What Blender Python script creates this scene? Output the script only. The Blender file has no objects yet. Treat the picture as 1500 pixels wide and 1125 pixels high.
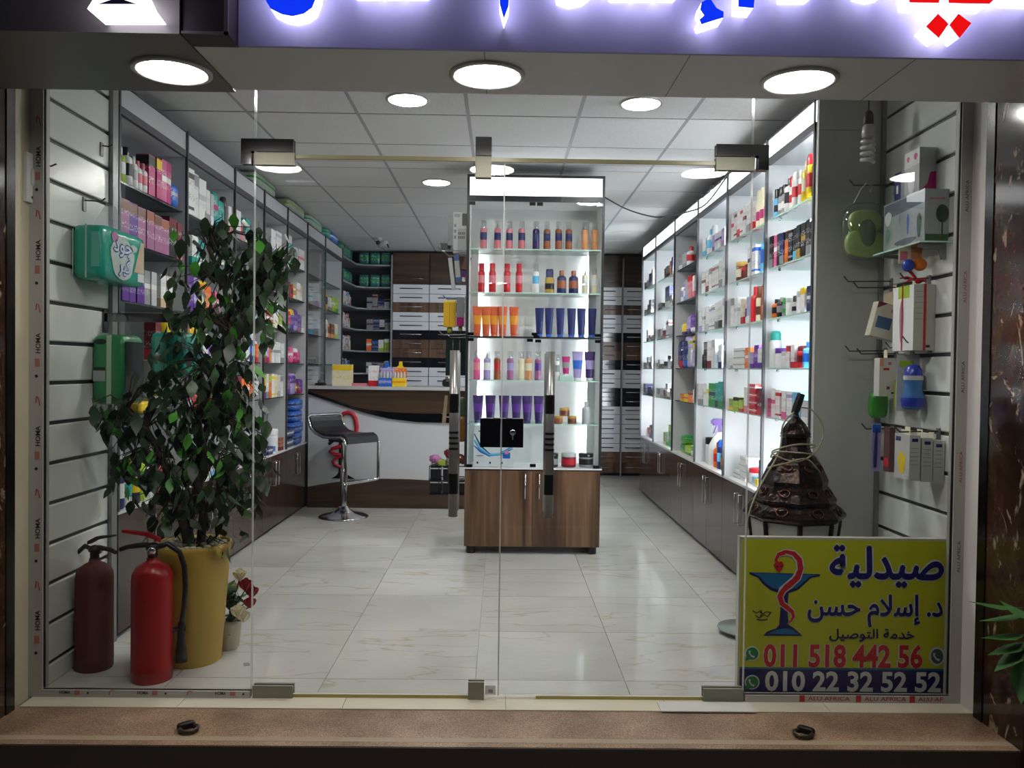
import bpy, math, random
from mathutils import Vector, Matrix
random.seed(7)
S = bpy.context.scene
COL = S.collection
PI = math.pi

# ------------------------------------------------------------------ camera, world, exposure
F = 1190.0
CAMZ = 1.25
_Y = Vector((-15.0, 22.5, -F)).normalized()
_r = math.radians(0.72)
_up = Vector((math.sin(_r), math.cos(_r), 0))
_Z = (_up - _Y * _up.dot(_Y)).normalized()
_X = _Y.cross(_Z)
R3 = Matrix((_X, _Y, _Z))
camd = bpy.data.cameras.new('camera')
camd.sensor_fit = 'HORIZONTAL'; camd.sensor_width = 36.0; camd.lens = 36.0 * F / 1500.0
camd.clip_start = 0.05; camd.clip_end = 60
cam = bpy.data.objects.new('camera', camd); COL.objects.link(cam)
cam.matrix_world = Matrix.Translation((0, 0, CAMZ)) @ R3.to_4x4()
S.camera = cam
w = bpy.data.worlds.new('night'); S.world = w; w.use_nodes = True
w.node_tree.nodes['Background'].inputs[0].default_value = (0.55, 0.6, 0.8, 1)
w.node_tree.nodes['Background'].inputs[1].default_value = 0.05
S.view_settings.view_transform = 'Standard'; S.view_settings.look = 'None'
S.view_settings.exposure = 0.0; S.view_settings.gamma = 1.0; S.view_settings.use_curve_mapping = False
S.cycles.max_bounces = 7; S.cycles.transparent_max_bounces = 20; S.cycles.diffuse_bounces = 4
S.cycles.glossy_bounces = 3; S.cycles.sample_clamp_indirect = 6.0
S.cycles.caustics_reflective = False; S.cycles.caustics_refractive = False
LAMP = 185.0      # ceiling downlights inside
SOFFIT = 74.0    # downlights under the canopy
LED = 85.0        # strips in the lit shelving
HEADER = 2.6     # backlit header panels
GLED = 78.0      # strips in the gondola
SIGN = 4.0       # side glow of the sign letters

def at(px, py, X=None, Y=None, Z=None):
    "point of the place on a known plane, read off the photograph (1500x1125)"
    d = R3 @ Vector(((px - 750) / F, -(py - 562.5) / F, -1))
    t = X / d.x if X is not None else (Y / d.y if Y is not None else (Z - CAMZ) / d.z)
    return Vector((0, 0, CAMZ)) + d * t

# ------------------------------------------------------------------ materials
def lin(h):
    if not isinstance(h, str): return tuple(h)
    h = PAL.get(h, h); h = h.lstrip('#')
    f = lambda c: c / 12.92 if c <= 0.04045 else ((c + 0.055) / 1.055) ** 2.4
    return tuple(f(int(h[i:i + 2], 16) / 255) for i in (0, 2, 4))
PAL = dict(white='e4e5e6', cream='e3dcc0', grey='8d9094', silver='b9bcbf', black='17171a', red='c01f2b', pink='d9588f', magenta='b3176a',
           orange='e2701c', yellow='e6c522', lime='9fc02e', green='2f9440', teal='1f9c93', sky='5fb4e0', blue='1f5fc0', navy='1b2660',
           purple='5b2f8f', lavender='a394c9', brown='6b4028', beige='cdb491', gold='b8953a', maroon='6c1626', peach='dd9a6c', copper='9c5a3c',
           plum='3a2462', coral='cf5a34', amber='e0962a', deepteal='1d6663', mauve='a0648f', rose='d77b86', olive='8c9a3a')
_mats = {}
def M(name, col='white', rough=0.5, metal=0.0, spec=0.5, emit=None, es=0.0, alpha=None, coat=0.0):
    if name in _mats: return _mats[name]
    m = bpy.data.materials.new(name); m.use_nodes = True
    b = m.node_tree.nodes['Principled BSDF']
    c = lin(col)
    b.inputs['Base Color'].default_value = (*c, 1); b.inputs['Roughness'].default_value = rough
    b.inputs['Metallic'].default_value = metal; b.inputs['Specular IOR Level'].default_value = spec
    b.inputs['Coat Weight'].default_value = coat; b.inputs['Coat Roughness'].default_value = 0.08
    if emit is not None:
        b.inputs['Emission Color'].default_value = (*lin(emit), 1); b.inputs['Emission Strength'].default_value = es
    m.diffuse_color = (*c, 1)
    _mats[name] = m; return m
def plain(col, rough=0.4, metal=0.0): return M('plain_%s_%g_%g' % (col, rough, metal), col, rough, metal)
class NT:
    def __init__(s, m): s.t = m.node_tree; s.b = s.t.nodes['Principled BSDF']
    def n(s, typ, **kw):
        x = s.t.nodes.new(typ)
        for k, v in kw.items():
            if k.startswith('i_'): x.inputs[int(k[2:]) if k[2:].isdigit() else k[2:]].default_value = v
            else: setattr(x, k, v)
        return x
    def l(s, a, b): s.t.links.new(a, b)
    def coords(s, kind='Object', scale=(1, 1, 1), rot=(0, 0, 0), rnd=0.0):
        tc = s.n('ShaderNodeTexCoord'); mp = s.n('ShaderNodeMapping')
        mp.inputs['Scale'].default_value = scale; mp.inputs['Rotation'].default_value = rot
        src = tc.outputs[kind]
        if rnd:
            oi = s.n('ShaderNodeObjectInfo'); ml = s.n('ShaderNodeMath', operation='MULTIPLY'); ml.inputs[1].default_value = rnd
            s.l(oi.outputs['Random'], ml.inputs[0])
            ad = s.n('ShaderNodeVectorMath', operation='ADD'); s.l(src, ad.inputs[0]); s.l(ml.outputs[0], ad.inputs[1]); src = ad.outputs[0]
        s.l(src, mp.inputs['Vector']); return mp.outputs[0]
    def noise(s, vec, scale, detail=4, rough=0.55, dist=0.0):
        x = s.n('ShaderNodeTexNoise'); x.inputs['Scale'].default_value = scale; x.inputs['Detail'].default_value = detail
        x.inputs['Roughness'].default_value = rough; x.inputs['Distortion'].default_value = dist
        s.l(vec, x.inputs['Vector']); return x.outputs['Fac']
    def ramp(s, fac, stops, interp='LINEAR'):
        r = s.n('ShaderNodeValToRGB'); e = r.color_ramp; e.interpolation = interp
        while len(e.elements) < len(stops): e.elements.new(0.5)
        for el, (p, c) in zip(e.elements, stops):
            el.position = p; el.color = (*lin(c), 1) if isinstance(c, str) else (c, c, c, 1)
        s.l(fac, r.inputs[0]); return r.outputs[0]
    def mix(s, fac, a, b, mode='MIX'):
        x = s.n('ShaderNodeMix', data_type='RGBA', blend_type=mode)
        for inp, v in ((x.inputs[0], fac), (x.inputs[6], a), (x.inputs[7], b)):
            if isinstance(v, str): inp.default_value = (*lin(v), 1)
            elif isinstance(v, (int, float)): inp.default_value = v
            else: s.l(v, inp)
        return x.outputs[2]
    def bump(s, h, strength=0.2, dist=0.01):
        x = s.n('ShaderNodeBump'); x.inputs['Strength'].default_value = strength; x.inputs['Distance'].default_value = dist
        s.l(h, x.inputs['Height']); s.l(x.outputs[0], s.b.inputs['Normal'])

def wood(name, axis, dark, mid, light, rough=0.28):
    m = M(name, mid, rough, 0, 0.5); t = NT(m)
    sc = [24, 24, 24]; sc[axis] = 0.9
    v = t.coords('Object', tuple(sc), rnd=9.0)
    n = t.noise(v, 1.0, 6, 0.62, 0.35)
    sc2 = [7, 7, 7]; sc2[axis] = 0.5
    n2 = t.noise(t.coords('Object', tuple(sc2), rnd=5.0), 1.0, 3, 0.5, 1.2)
    c = t.ramp(n, [(0.3, dark), (0.5, mid), (0.68, light)])
    c2 = t.ramp(n2, [(0.35, dark), (0.6, light)])
    t.l(t.mix(0.5, c, c2), t.b.inputs['Base Color']); return m
WOODV = None
WOODH = wood('walnut_horizontal', 0, '1f1511', '38291f', '54402f')
WOODD = wood('dark_walnut_gloss', 2, '201613', '35271f', '4d3b31', 0.14)
def floor_mat():
    m = M('polished_marble_tile', 'c9c8c4', 0.09, 0, 0.5); t = NT(m)
    v = t.coords('Object', (0.75, 3.0, 1), (0, 0, -0.5), rnd=23.0)
    n = t.noise(v, 0.95, 5, 0.5, 0.35)
    c = t.ramp(n, [(0.0, 'cfcecb'), (0.491, 'cccbc8'), (0.5, 'bab49c'), (0.505, 'cac9c5'), (1, 'd2d1ce')])
    n2 = t.noise(v, 3.1, 6, 0.6, 2.2)
    c2 = t.ramp(n2, [(0.0, 'ffffff'), (0.496, 'ffffff'), (0.5, 'e2decf'), (0.504, 'ffffff')])
    n3 = t.noise(t.coords('Object', (1, 1, 1), rnd=11.0), 1.2, 3)
    c3 = t.ramp(n3, [(0.3, 'e6e6e4'), (0.7, 'ffffff')])
    t.l(t.mix(1.0, t.mix(1.0, c, c2, 'MULTIPLY'), c3, 'MULTIPLY'), t.b.inputs['Base Color']); return m
FLOOR = floor_mat()
def granite():
    m = M('brown_granite', '7d6252', 0.33); t = NT(m)
    v = t.coords('Object')
    n = t.noise(v, 190, 2, 0.7); n2 = t.noise(v, 5, 4)
    c = t.ramp(n, [(0.3, '5c4c42'), (0.45, '98826f'), (0.56, 'ab9684'), (0.72, 'd0bfae')])
    c2 = t.ramp(n2, [(0.3, 'b8aca0'), (0.75, 'fff4ea')])
    t.l(t.mix(1.0, c, c2, 'MULTIPLY'), t.b.inputs['Base Color']); return m
GRANITE = granite()
def emperador():
    m = M('dark_brown_marble', '2c1c15', 0.1); t = NT(m)
    v = t.coords('Object', (1, 1, 0.6))
    n = t.noise(v, 3.2, 8, 0.65, 0.9)
    c = t.ramp(n, [(0.3, '1b110d'), (0.48, '2c1c15'), (0.55, '422e23'), (0.64, '22150f'), (0.8, '1a100c')])
    n2 = t.noise(t.coords('Object', (1.6, 1.6, 0.9)), 5.5, 6, 0.6, 1.6)
    f = t.ramp(n2, [(0.0, 0.0), (0.6, 0.0), (0.645, 0.85), (1, 1.0)])
    t.l(t.mix(f, c, 'a08c78'), t.b.inputs['Base Color']); return m
MARBLE = emperador()
def ceil_mat():
    m = M('ceiling_board', 'b9babb', 0.8); t = NT(m)
    n = t.noise(t.coords('Object', rnd=9.0), 160, 2); t.l(t.ramp(n, [(0.35, 'cfd0d1'), (0.65, 'dedfe0')]), t.b.inputs['Base Color']); return m
CEIL = ceil_mat()
def slat_mat():
    m = M('slatwall_board', 'd6d9d6', 0.22, 0, 0.5); t = NT(m)
    n = t.noise(t.coords('Object', (1, 1, 1), rnd=9), 60, 3); t.bump(n, 0.12, 0.004); return m
SLAT = slat_mat()
def glass_mat(name, tint, refl=1.0, base=0.04):
    m = bpy.data.materials.new(name); m.use_nodes = True; t = m.node_tree; t.nodes.clear()
    o = t.nodes.new('ShaderNodeOutputMaterial'); tr = t.nodes.new('ShaderNodeBsdfTransparent'); gl = t.nodes.new('ShaderNodeBsdfGlossy')
    tr.inputs[0].default_value = (*tint, 1); gl.inputs['Roughness'].default_value = 0.0
    lw = t.nodes.new('ShaderNodeLayerWeight'); lw.inputs[0].default_value = 0.5
    p = t.nodes.new('ShaderNodeMath'); p.operation = 'POWER'; p.inputs[1].default_value = 4.0; t.links.new(lw.outputs['Facing'], p.inputs[0])
    q = t.nodes.new('ShaderNodeMath'); q.operation = 'MULTIPLY_ADD'; q.inputs[1].default_value = 0.7 * refl; q.inputs[2].default_value = base
    t.links.new(p.outputs[0], q.inputs[0])
    mx = t.nodes.new('ShaderNodeMixShader'); t.links.new(q.outputs[0], mx.inputs[0]); t.links.new(tr.outputs[0], mx.inputs[1]); t.links.new(gl.outputs[0], mx.inputs[2])
    t.links.new(mx.outputs[0], o.inputs[0]); _mats[name] = m; return m
GLASS = glass_mat('clear_glass', (0.985, 0.995, 0.99), base=0.024)
GSHELF = glass_mat('shelf_glass', (0.95, 0.98, 0.97), base=0.04)
GUNLIT = glass_mat('unlit_shelf_glass', (0.5, 0.54, 0.54), base=0.05)
FILM = glass_mat('plastic_film', (0.9, 0.92, 0.92), base=0.07)
CLEARP = glass_mat('clear_plastic', (0.9, 0.9, 0.92), base=0.06)
GEDGE = M('green_glass_edge', 'b8dcd0', 0.2)
WEDGE = M('pale_glass_edge', 'd2d6d2', 0.15)
CHROME = M('chrome', 'c9cacb', 0.12, 1.0)
STEEL = M('brushed_steel', '8a8a8a', 0.3, 0.6)
DSTEEL = M('dark_polished_steel', '5c5c5e', 0.12, 1.0)
ALU = M('grey_aluminium', '8f9192', 0.35, 0.6)
BLACK = M('black_plastic', '121214', 0.3)
BLACKG = M('black_gloss', '0c0c10', 0.06)
WHITEP = M('white_paint', 'd8d8d6', 0.5)
LGREY = M('light_grey_laminate', 'c4c6ca', 0.35)
MGREY = M('grey_laminate', 'b4b5b2', 0.5)
DRAIL = M('dark_rail', '45454a', 0.4)
WLAM = M('white_laminate', 'd9dadd', 0.25)
LAMPM = M('lamp_diffuser', 'ffffff', 0.5, emit='fffdf8', es=LAMP)
SOFFM = M('canopy_lamp_diffuser', 'ffffff', 0.5, emit='fffaf0', es=SOFFIT)
LEDM = M('led_strip', 'ffffff', 0.5, emit='f7fbff', es=LED)
GLEDM = M('gondola_led_strip', 'ffffff', 0.5, emit='f8fcff', es=GLED)
HEADM = M('backlit_header', 'ffffff', 0.5, emit='fbfdff', es=HEADER)
_cart = {}
def carton_mat(base, acc, style):
    k = (base, acc, style)
    if k in _cart: return _cart[k]
    m = M('carton_%s_%s_%d' % k, base, 0.35); t = NT(m)
    tc = t.n('ShaderNodeTexCoord'); sp = t.n('ShaderNodeSeparateXYZ'); t.l(tc.outputs['Generated'], sp.inputs[0])
    st = {0: [(0, acc), (0.27, base), (0.99, base)], 1: [(0, base), (0.72, acc), (0.97, base)], 2: [(0, base), (0.48, acc), (0.62, base)],
          3: [(0, base), (0.1, acc), (0.17, base), (0.78, acc), (0.9, base)], 4: [(0, acc), (0.55, base), (0.9, acc)]}[style]
    c = t.ramp(sp.outputs[2], st, 'CONSTANT')
    n = t.noise(t.coords('Generated', (14, 14, 26), rnd=3.0), 1.0, 1)
    f = t.ramp(n, [(0, 0.0), (0.57, 0.0), (0.6, 0.75)])
    zr = t.ramp(sp.outputs[2], [(0, 0.0), (0.3, 1.0), (0.47, 0.0), (0.63, 1.0), (0.76, 0.0)], 'CONSTANT')
    ink = acc if base in ('white', 'cream', 'grey', 'silver', 'yellow') else 'white'
    t.l(t.mix(t.mix(1.0, f, zr, 'MULTIPLY'), c, ink), t.b.inputs['Base Color']); _cart[k] = m; return m

# ------------------------------------------------------------------ mesh building
class MB:
    def __init__(s): s.v = []; s.f = []; s.m = []; s.sm = []
    def add(s, vs, fs, mi=0, smooth=False):
        o = len(s.v); s.v += [tuple(p) for p in vs]
        for f in fs: s.f.append(tuple(i + o for i in f)); s.m.append(mi); s.sm.append(smooth)
        return s
    def box(s, x0, x1, y0, y1, z0, z1, mi=0):
        v = [(x0, y0, z0), (x1, y0, z0), (x1, y1, z0), (x0, y1, z0), (x0, y0, z1), (x1, y0, z1), (x1, y1, z1), (x0, y1, z1)]
        return s.add(v, [(3, 2, 1, 0), (4, 5, 6, 7), (0, 1, 5, 4), (1, 2, 6, 5), (2, 3, 7, 6), (3, 0, 4, 7)], mi)
    def glassbox(s, x0, x1, y0, y1, z0, z1, axis, mf=0, me=1):
        "box whose two faces across axis get mf and the rim me"
        v = [(x0, y0, z0), (x1, y0, z0), (x1, y1, z0), (x0, y1, z0), (x0, y0, z1), (x1, y0, z1), (x1, y1, z1), (x0, y1, z1)]
        for ax, f in ((2, (3, 2, 1, 0)), (2, (4, 5, 6, 7)), (1, (0, 1, 5, 4)), (0, (1, 2, 6, 5)), (1, (2, 3, 7, 6)), (0, (3, 0, 4, 7))):
            o = len(s.v); s.v += v; s.f.append(tuple(i + o for i in f)); s.m.append(mf if ax == axis else me); s.sm.append(False)
        return s
    def prism(s, pts, axis, a, b, mi=0, ms=None):
        "polygon (2D) extruded along axis from a to b; ms: material of the sides"
        def P(p, q):
            return {1: (p[0], q, p[1]), 0: (q, p[0], p[1]), 2: (p[0], p[1], q)}[axis]
        n = len(pts); v = [P(p, a) for p in pts] + [P(p, b) for p in pts]
        s.add(v, [tuple(range(n)), tuple(range(2 * n - 1, n - 1, -1))], mi)
        return s.add(v, [(i, (i + 1) % n, n + (i + 1) % n, n + i) for i in range(n)], mi if ms is None else ms)
    def lathe(s, prof, seg=16, mi=0, c=(0, 0, 0), rot=0.0, smooth=True, sx=1.0, sy=1.0, cap=True):
        v = []; f = []
        for r, z in prof:
            for k in range(seg):
                a = rot + 2 * PI * k / seg; v.append((c[0] + sx * r * math.cos(a), c[1] + sy * r * math.sin(a), c[2] + z))
        n = len(prof)
        for i in range(n - 1):
            for k in range(seg):
                k2 = (k + 1) % seg; f.append((i * seg + k, i * seg + k2, (i + 1) * seg + k2, (i + 1) * seg + k))
        s.add(v, f, mi, smooth)
        if cap:
            if prof[0][0] > 1e-6: s.add(v[:seg], [tuple(range(seg - 1, -1, -1))], mi)
            if prof[-1][0] > 1e-6: s.add(v[-seg:], [tuple(range(seg))], mi)
        return s
    def tube(s, pts, r, seg=8, mi=0, closed=False):
        pts = [Vector(p) for p in pts]; n = len(pts); v = []; f = []
        rs = r if isinstance(r, (list, tuple)) else [r] * n
        prev = None
        for i, p in enumerate(pts):
            a = pts[(i - 1) % n] if (closed or i) else p; b = pts[(i + 1) % n] if (closed or i < n - 1) else p
            d = (b - a).normalized()
            if prev is None:
                u = d.cross(Vector((0, 0, 1)));
                if u.length < 1e-3: u = d.cross(Vector((1, 0, 0)))
            else: u = prev - d * prev.dot(d)
            u.normalize(); prev = u; w2 = d.cross(u)
            for k in range(seg):
                t = 2 * PI * k / seg; v.append(p + (u * math.cos(t) + w2 * math.sin(t)) * rs[i])
        for i in range(n if closed else n - 1):
            j = (i + 1) % n
            for k in range(seg):
                k2 = (k + 1) % seg; f.append((i * seg + k, i * seg + k2, j * seg + k2, j * seg + k))
        s.add(v, f, mi, True)
        if not closed:
            s.add(v[:seg], [tuple(range(seg - 1, -1, -1))], mi); s.add(v[-seg:], [tuple(range(seg))], mi)
        return s
    def puff(s, cx, cy, cz, sx, sy, sz, n=5.0, div=5, mi=0, jit=0.0):
        "rounded soft box"
        rnd = random.Random(int((cx + cy + cz + sx) * 1e4)); idx = {}; v = []; f = []
        def vid(p):
            k = tuple(round(c, 4) for c in p)
            if k not in idx:
                q = Vector(p); l = sum(abs(c) ** n for c in q) ** (1 / n); q = q / l * (1 + rnd.uniform(-jit, jit))
                idx[k] = len(v); v.append((cx + q.x * sx, cy + q.y * sy, cz + q.z * sz))
            return idx[k]
        g = [-1 + 2 * i / div for i in range(div + 1)]
        for ax in range(3):
            for sg in (-1, 1):
                for i in range(div):
                    for j in range(div):
                        q = []
                        for (a, b) in ((i, j), (i + 1, j), (i + 1, j + 1), (i, j + 1)):
                            p = [0, 0, 0]; p[ax] = sg; p[(ax + 1) % 3] = g[a]; p[(ax + 2) % 3] = g[b]; q.append(vid(tuple(p)))
                        f.append(tuple(q) if sg > 0 else tuple(reversed(q)))
        return s.add(v, f, mi, True)
    def move(s, M4, start=0):
        for i in range(start, len(s.v)): s.v[i] = tuple(M4 @ Vector(s.v[i]))
        return s
    def mesh(s, name, mats):
        me = bpy.data.meshes.new(name); me.from_pydata(s.v, [], s.f)
        for m in (mats if isinstance(mats, (list, tuple)) else [mats]): me.materials.append(m)
        me.polygons.foreach_set('material_index', s.m); me.polygons.foreach_set('use_smooth', s.sm); me.update(); return me

def link(name, me, parent=None, loc=(0, 0, 0), rot=(0, 0, 0)):
    o = bpy.data.objects.new(name, me); COL.objects.link(o); o.parent = parent; o.location = loc; o.rotation_euler = rot; return o
def tag(o, label=None, cat=None, group=None, kind=None):
    if label: o['label'] = label
    if cat: o['category'] = cat
    if group: o['group'] = group
    if kind: o['kind'] = kind
    return o
def thing(name, label, cat, loc=(0, 0, 0), rotz=0.0, group=None):
    o = link(name, None, None, loc, (0, 0, rotz)); return tag(o, label, cat, group)
def wloc(o):
    p = Vector((0, 0, 0))
    while o is not None: p += Vector(o.location); o = o.parent
    return p
def part(name, mb, mats, parent, world=False, label=None):
    "a part; world=True: the builder holds place coordinates (parents then have no rotation)"
    if world:
        mb.move(Matrix.Translation(-wloc(parent)))
    o = link(name, mb.mesh(name, mats), parent)
    if label: o['label'] = label
    return o
def solo(name, mb, mats, label=None, cat=None, group=None, origin=None, kind=None):
    "a top-level object that is one mesh, in place coordinates"
    og = Vector(origin) if origin is not None else Vector((0, 0, 0))
    mb.move(Matrix.Translation(-og)); o = link(name, mb.mesh(name, mats), None, og); return tag(o, label, cat, group, kind)
def struct(name, mb, mats, label=None): return solo(name, mb, mats, label, kind='structure')

def _glyphs(body, bold):
    c = bpy.data.curves.new('t', 'FONT'); c.body = body; c.size = 1.0; c.offset = bold; c.resolution_u = 3; c.fill_mode = 'FRONT'
    o = bpy.data.objects.new('t', c); COL.objects.link(o); bpy.context.view_layer.update()
    dg = bpy.context.evaluated_depsgraph_get(); me = bpy.data.meshes.new_from_object(o.evaluated_get(dg))
    vs = [v.co.copy() for v in me.vertices]; fs = [tuple(p.vertices) for p in me.polygons]
    bpy.data.objects.remove(o); bpy.data.curves.remove(c); bpy.data.meshes.remove(me); return vs, fs
def text_mb(body, fn, x0, x1, y0, y1, depth=0.002, bold=0.0, mi=0):
    """flat lettering fitted to the box; fn(u, v, d) gives the place point for plane coordinates u, v and d in front of the plane.
    Joined scripts are laid glyph by glyph so that the overlapping joins fill, each glyph a hair before the last"""
    vs = []; fs = []; lift = []
    if any(ord(ch) > 0x600 for ch in body):
        bar = max(v.x for v in _glyphs('|', 0)[0])
        for i, ch in enumerate(body):
            if ch == ' ': continue
            adv = max(v.x for v in _glyphs(body[:i] + '|', 0)[0]) - bar
            gv, gf = _glyphs(ch, 0.0)
            for j, (ox, oy) in enumerate(((0, 0), (bold, 0), (-bold, 0), (0, bold), (0, -bold)) if bold else ((0, 0),)):      # heavier strokes: shifted copies
                o = len(vs); vs += [Vector((v.x + adv + ox, v.y + oy, 0)) for v in gv]; fs += [tuple(k + o for k in f) for f in gf]
                lift += [0.00002 * (i % 4) + 0.00008 * j] * len(gv)
    else:
        vs, fs = _glyphs(body, bold); lift = [0.0] * len(vs)
    a, b = min(v.x for v in vs), max(v.x for v in vs); cc, d = min(v.y for v in vs), max(v.y for v in vs)
    out = [fn(x0 + (v.x - a) / (b - a) * (x1 - x0), y0 + (v.y - cc) / (d - cc) * (y1 - y0), depth + lift[i]) for i, v in enumerate(vs)]
    mb = MB(); mb.add(out, fs, mi); return mb
ORD = 'first second third fourth fifth sixth seventh eighth ninth tenth eleventh twelfth thirteenth fourteenth fifteenth sixteenth'.split()
# ================================================================== STRUCTURE
CEILZ = 2.625
GY = 3.06            # plane of the shop window
# floor with its tiles
mb = MB().box(-2.1, 2.05, 3.1, 10.0, -0.1, -0.004)
floor = struct('floor', mb, M('floor_grout', '8f8c82', 0.7))
tile_me = {}
xs = [-2.05, -1.29, -0.69, -0.09, 0.51, 1.11, 1.71]; ys = [3.1] + [3.24 + 0.6 * i for i in range(11)] + [9.6]
xs = [-1.89] + xs[2:]; xs = [-1.89, -1.29, -0.69, -0.09, 0.51, 1.11, 1.71]
for i in range(len(xs) - 1):
    for j in range(len(ys) - 1):
        wx, wy = xs[i + 1] - xs[i] - 0.003, ys[j + 1] - ys[j] - 0.003
        if wy < 0.05: continue
        k = (round(wx, 3), round(wy, 3))
        if k not in tile_me: tile_me[k] = MB().box(-k[0] / 2, k[0] / 2, -k[1] / 2, k[1] / 2, -0.01, 0.0).mesh('tile', FLOOR)
        link('tile', tile_me[k], floor, ((xs[i] + xs[i + 1]) / 2, (ys[j] + ys[j + 1]) / 2, 0))
# ceiling with its boards and T-bars
ceiling = struct('ceiling', MB().box(-2.15, 2.05, 3.06, 10.0, CEILZ + 0.012, CEILZ + 0.1), M('ceiling_void', '5c5d5f', 0.9))
cx = [-2.0 + 0.6 * i for i in range(8)]; cy = [3.08, 3.25] + [3.25 + 0.6 * i for i in range(1, 12)]
ctile = {}
for i in range(len(cx) - 1):
    for j in range(len(cy) - 1):
        k = (round(cx[i + 1] - cx[i] - 0.02, 3), round(cy[j + 1] - cy[j] - 0.016, 3))
        if k not in ctile: ctile[k] = MB().box(-k[0] / 2, k[0] / 2, -k[1] / 2, k[1] / 2, 0.0, 0.011).mesh('ceiling_panel', CEIL)
        link('panel', ctile[k], ceiling, ((cx[i] + cx[i + 1]) / 2, (cy[j] + cy[j + 1]) / 2, CEILZ))
TBAR = M('ceiling_t_bar', '9a9ba3', 0.5)
for x in cx: part('rail', MB().box(x - 0.011, x + 0.011, 3.08, 9.9, CEILZ + 0.001, CEILZ + 0.011), TBAR, ceiling)
for y in cy[1:]: part('rail', MB().box(-2.1, 2.0, y - 0.008, y + 0.008, CEILZ + 0.003, CEILZ + 0.011), M('ceiling_shadow_gap', '4c4d52', 0.6), ceiling)
# room shell
struct('wall_left', MB().box(-2.2, -2.1, 3.66, 10.0, -0.1, 2.75), M('wall_paint_grey', 'a9abac', 0.7))
struct('wall_right', MB().box(1.78, 1.9, 3.75, 10.0, -0.1, 2.75), M('wall_paint_grey'))
struct('wall_back', MB().box(-2.2, 1.9, 9.9, 10.0, -0.1, 2.75), M('back_wall_dark', '4a4a4c', 0.7))
# slat walls beside the window
SLATG = M('slatwall_groove', '3a3b3b', 0.5)
def slatwall(name, side, face, y0, y1):
    b = MB(); x0, x1 = (face - 0.09, face - 0.012) if side < 0 else (face + 0.012, face + 0.09)
    b.box(x0, x1, y0, y1, -0.1, 2.75); root = struct(name, b, SLATG)
    zs = [1.172 + 0.1556 * i for i in range(-8, 11)]
    for a, c in zip(zs[:-1], zs[1:]):
        a2, c2 = max(a + 0.0075, 0.0), min(c - 0.0075, CEILZ)
        if c2 - a2 < 0.02: continue
        s0, s1 = (face - 0.012, face) if side < 0 else (face, face + 0.012)
        h = 0.004
        f = face; q = face + (-0.012 if side < 0 else 0.012)
        pts = [(q, a2), (q, c2), (f + (-h if side < 0 else h), c2), (f, c2 - h), (f, a2 + h), (f + (-h if side < 0 else h), a2)]
        p = MB().prism(pts, 1, y0, y1); part('plank', p, SLAT, root)
    return root
sl = slatwall('wall_front_left', -1, -1.74, 3.085, 3.615)
sr = slatwall('wall_front_right', 1, 1.74, 3.085, 3.745)
struct('trim_1', MB().box(-1.80, -1.722, 3.616, 3.665, 0, CEILZ), ALU)
nib = struct('trim_2', MB().box(1.437, 1.83, 3.725, 3.745, 0, CEILZ), MGREY)
part('panel', MB().box(1.437, 1.74, 3.719, 3.725, 0.0, 2.36), MGREY, nib); part('panel', MB().box(1.437, 1.74, 3.719, 3.725, 2.363, CEILZ), MGREY, nib)
struct('trim_3', MB().box(1.722, 1.74, 3.70, 3.719, 0, CEILZ), ALU)

# ------------------------------------------------------------------ outside: step, pillars, canopy
ground = struct('ground', MB().box(-4, 4, -1.5, 2.70, -0.42, -0.22), M('pavement_concrete', '8d8780', 0.8))
step = struct('trim_4', MB().box(-2.6, 2.6, 2.668, 2.962, -0.12, -0.004), GRANITE, 'brown granite step slab in front of the shop window')
part('band', MB().box(-2.6, 2.6, 2.70, 2.732, -0.02, -0.0034), M('pale_granite_band', '9c8b74', 0.4), step)
part('shaded_face', MB().box(-2.6, 2.6, 2.662, 2.668, -0.12, -0.006), M('shaded_granite_edge', '33261f', 0.4), step)  # strip over the slab's front: its missing top light painted as darker granite
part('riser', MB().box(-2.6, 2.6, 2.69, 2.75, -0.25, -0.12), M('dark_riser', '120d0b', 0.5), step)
thr = struct('trim_5', MB().box(-1.78, 1.78, 2.963, 3.1, -0.1, -0.006), M('threshold_bed', '847f70', 0.7))
for i, x in enumerate([-1.74, -1.17, -0.57, 0.03, 0.63, 1.23, 1.76]):
    if i < 6:
        x1 = [-1.17, -0.57, 0.03, 0.63, 1.23, 1.76][i]
        part('tile', MB().box(x + 0.001, x1 - 0.001, 2.955, 3.1, -0.02, 0.0), M('cream_marble_strip', 'cbc5b2', 0.3), thr)
part('plate', MB().box(0.60, 0.952, 2.945, 3.03, 0.0, 0.004), M('worn_white_plate', 'c6c6c2', 0.4), thr)
for sgn, nm in ((-1, 'wall_left_pillar'), (1, 'wall_right_pillar')):
    f = 1.748
    a, b = sorted((sgn * f, sgn * 2.6))
    pl = struct(nm, MB().box(a, b, 2.655, 2.93, -0.25, 2.3), MARBLE, 'dark brown polished marble pillar %s of the window' % ('left' if sgn < 0 else 'right'))
    a, b = sorted((sgn * (f - 0.004), sgn * (f + 0.05)))
    part('edge_strip', MB().box(a, b, 2.885, 2.935, -0.018, 2.3), M('black_strip', '0b0808', 0.2), pl)  # plain black strip down the pillar, next to the plaster
    a, b = sorted((sgn * 1.757, sgn * 2.1))
    struct('wall_%s_reveal' % ('left' if sgn < 0 else 'right'), MB().box(a, b, 2.935, 3.10, -0.1, 2.75), M('plaster_white' if sgn > 0 else 'plaster_cream', 'cfcaca' if sgn > 0 else 'b9b39a', 0.6))
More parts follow.
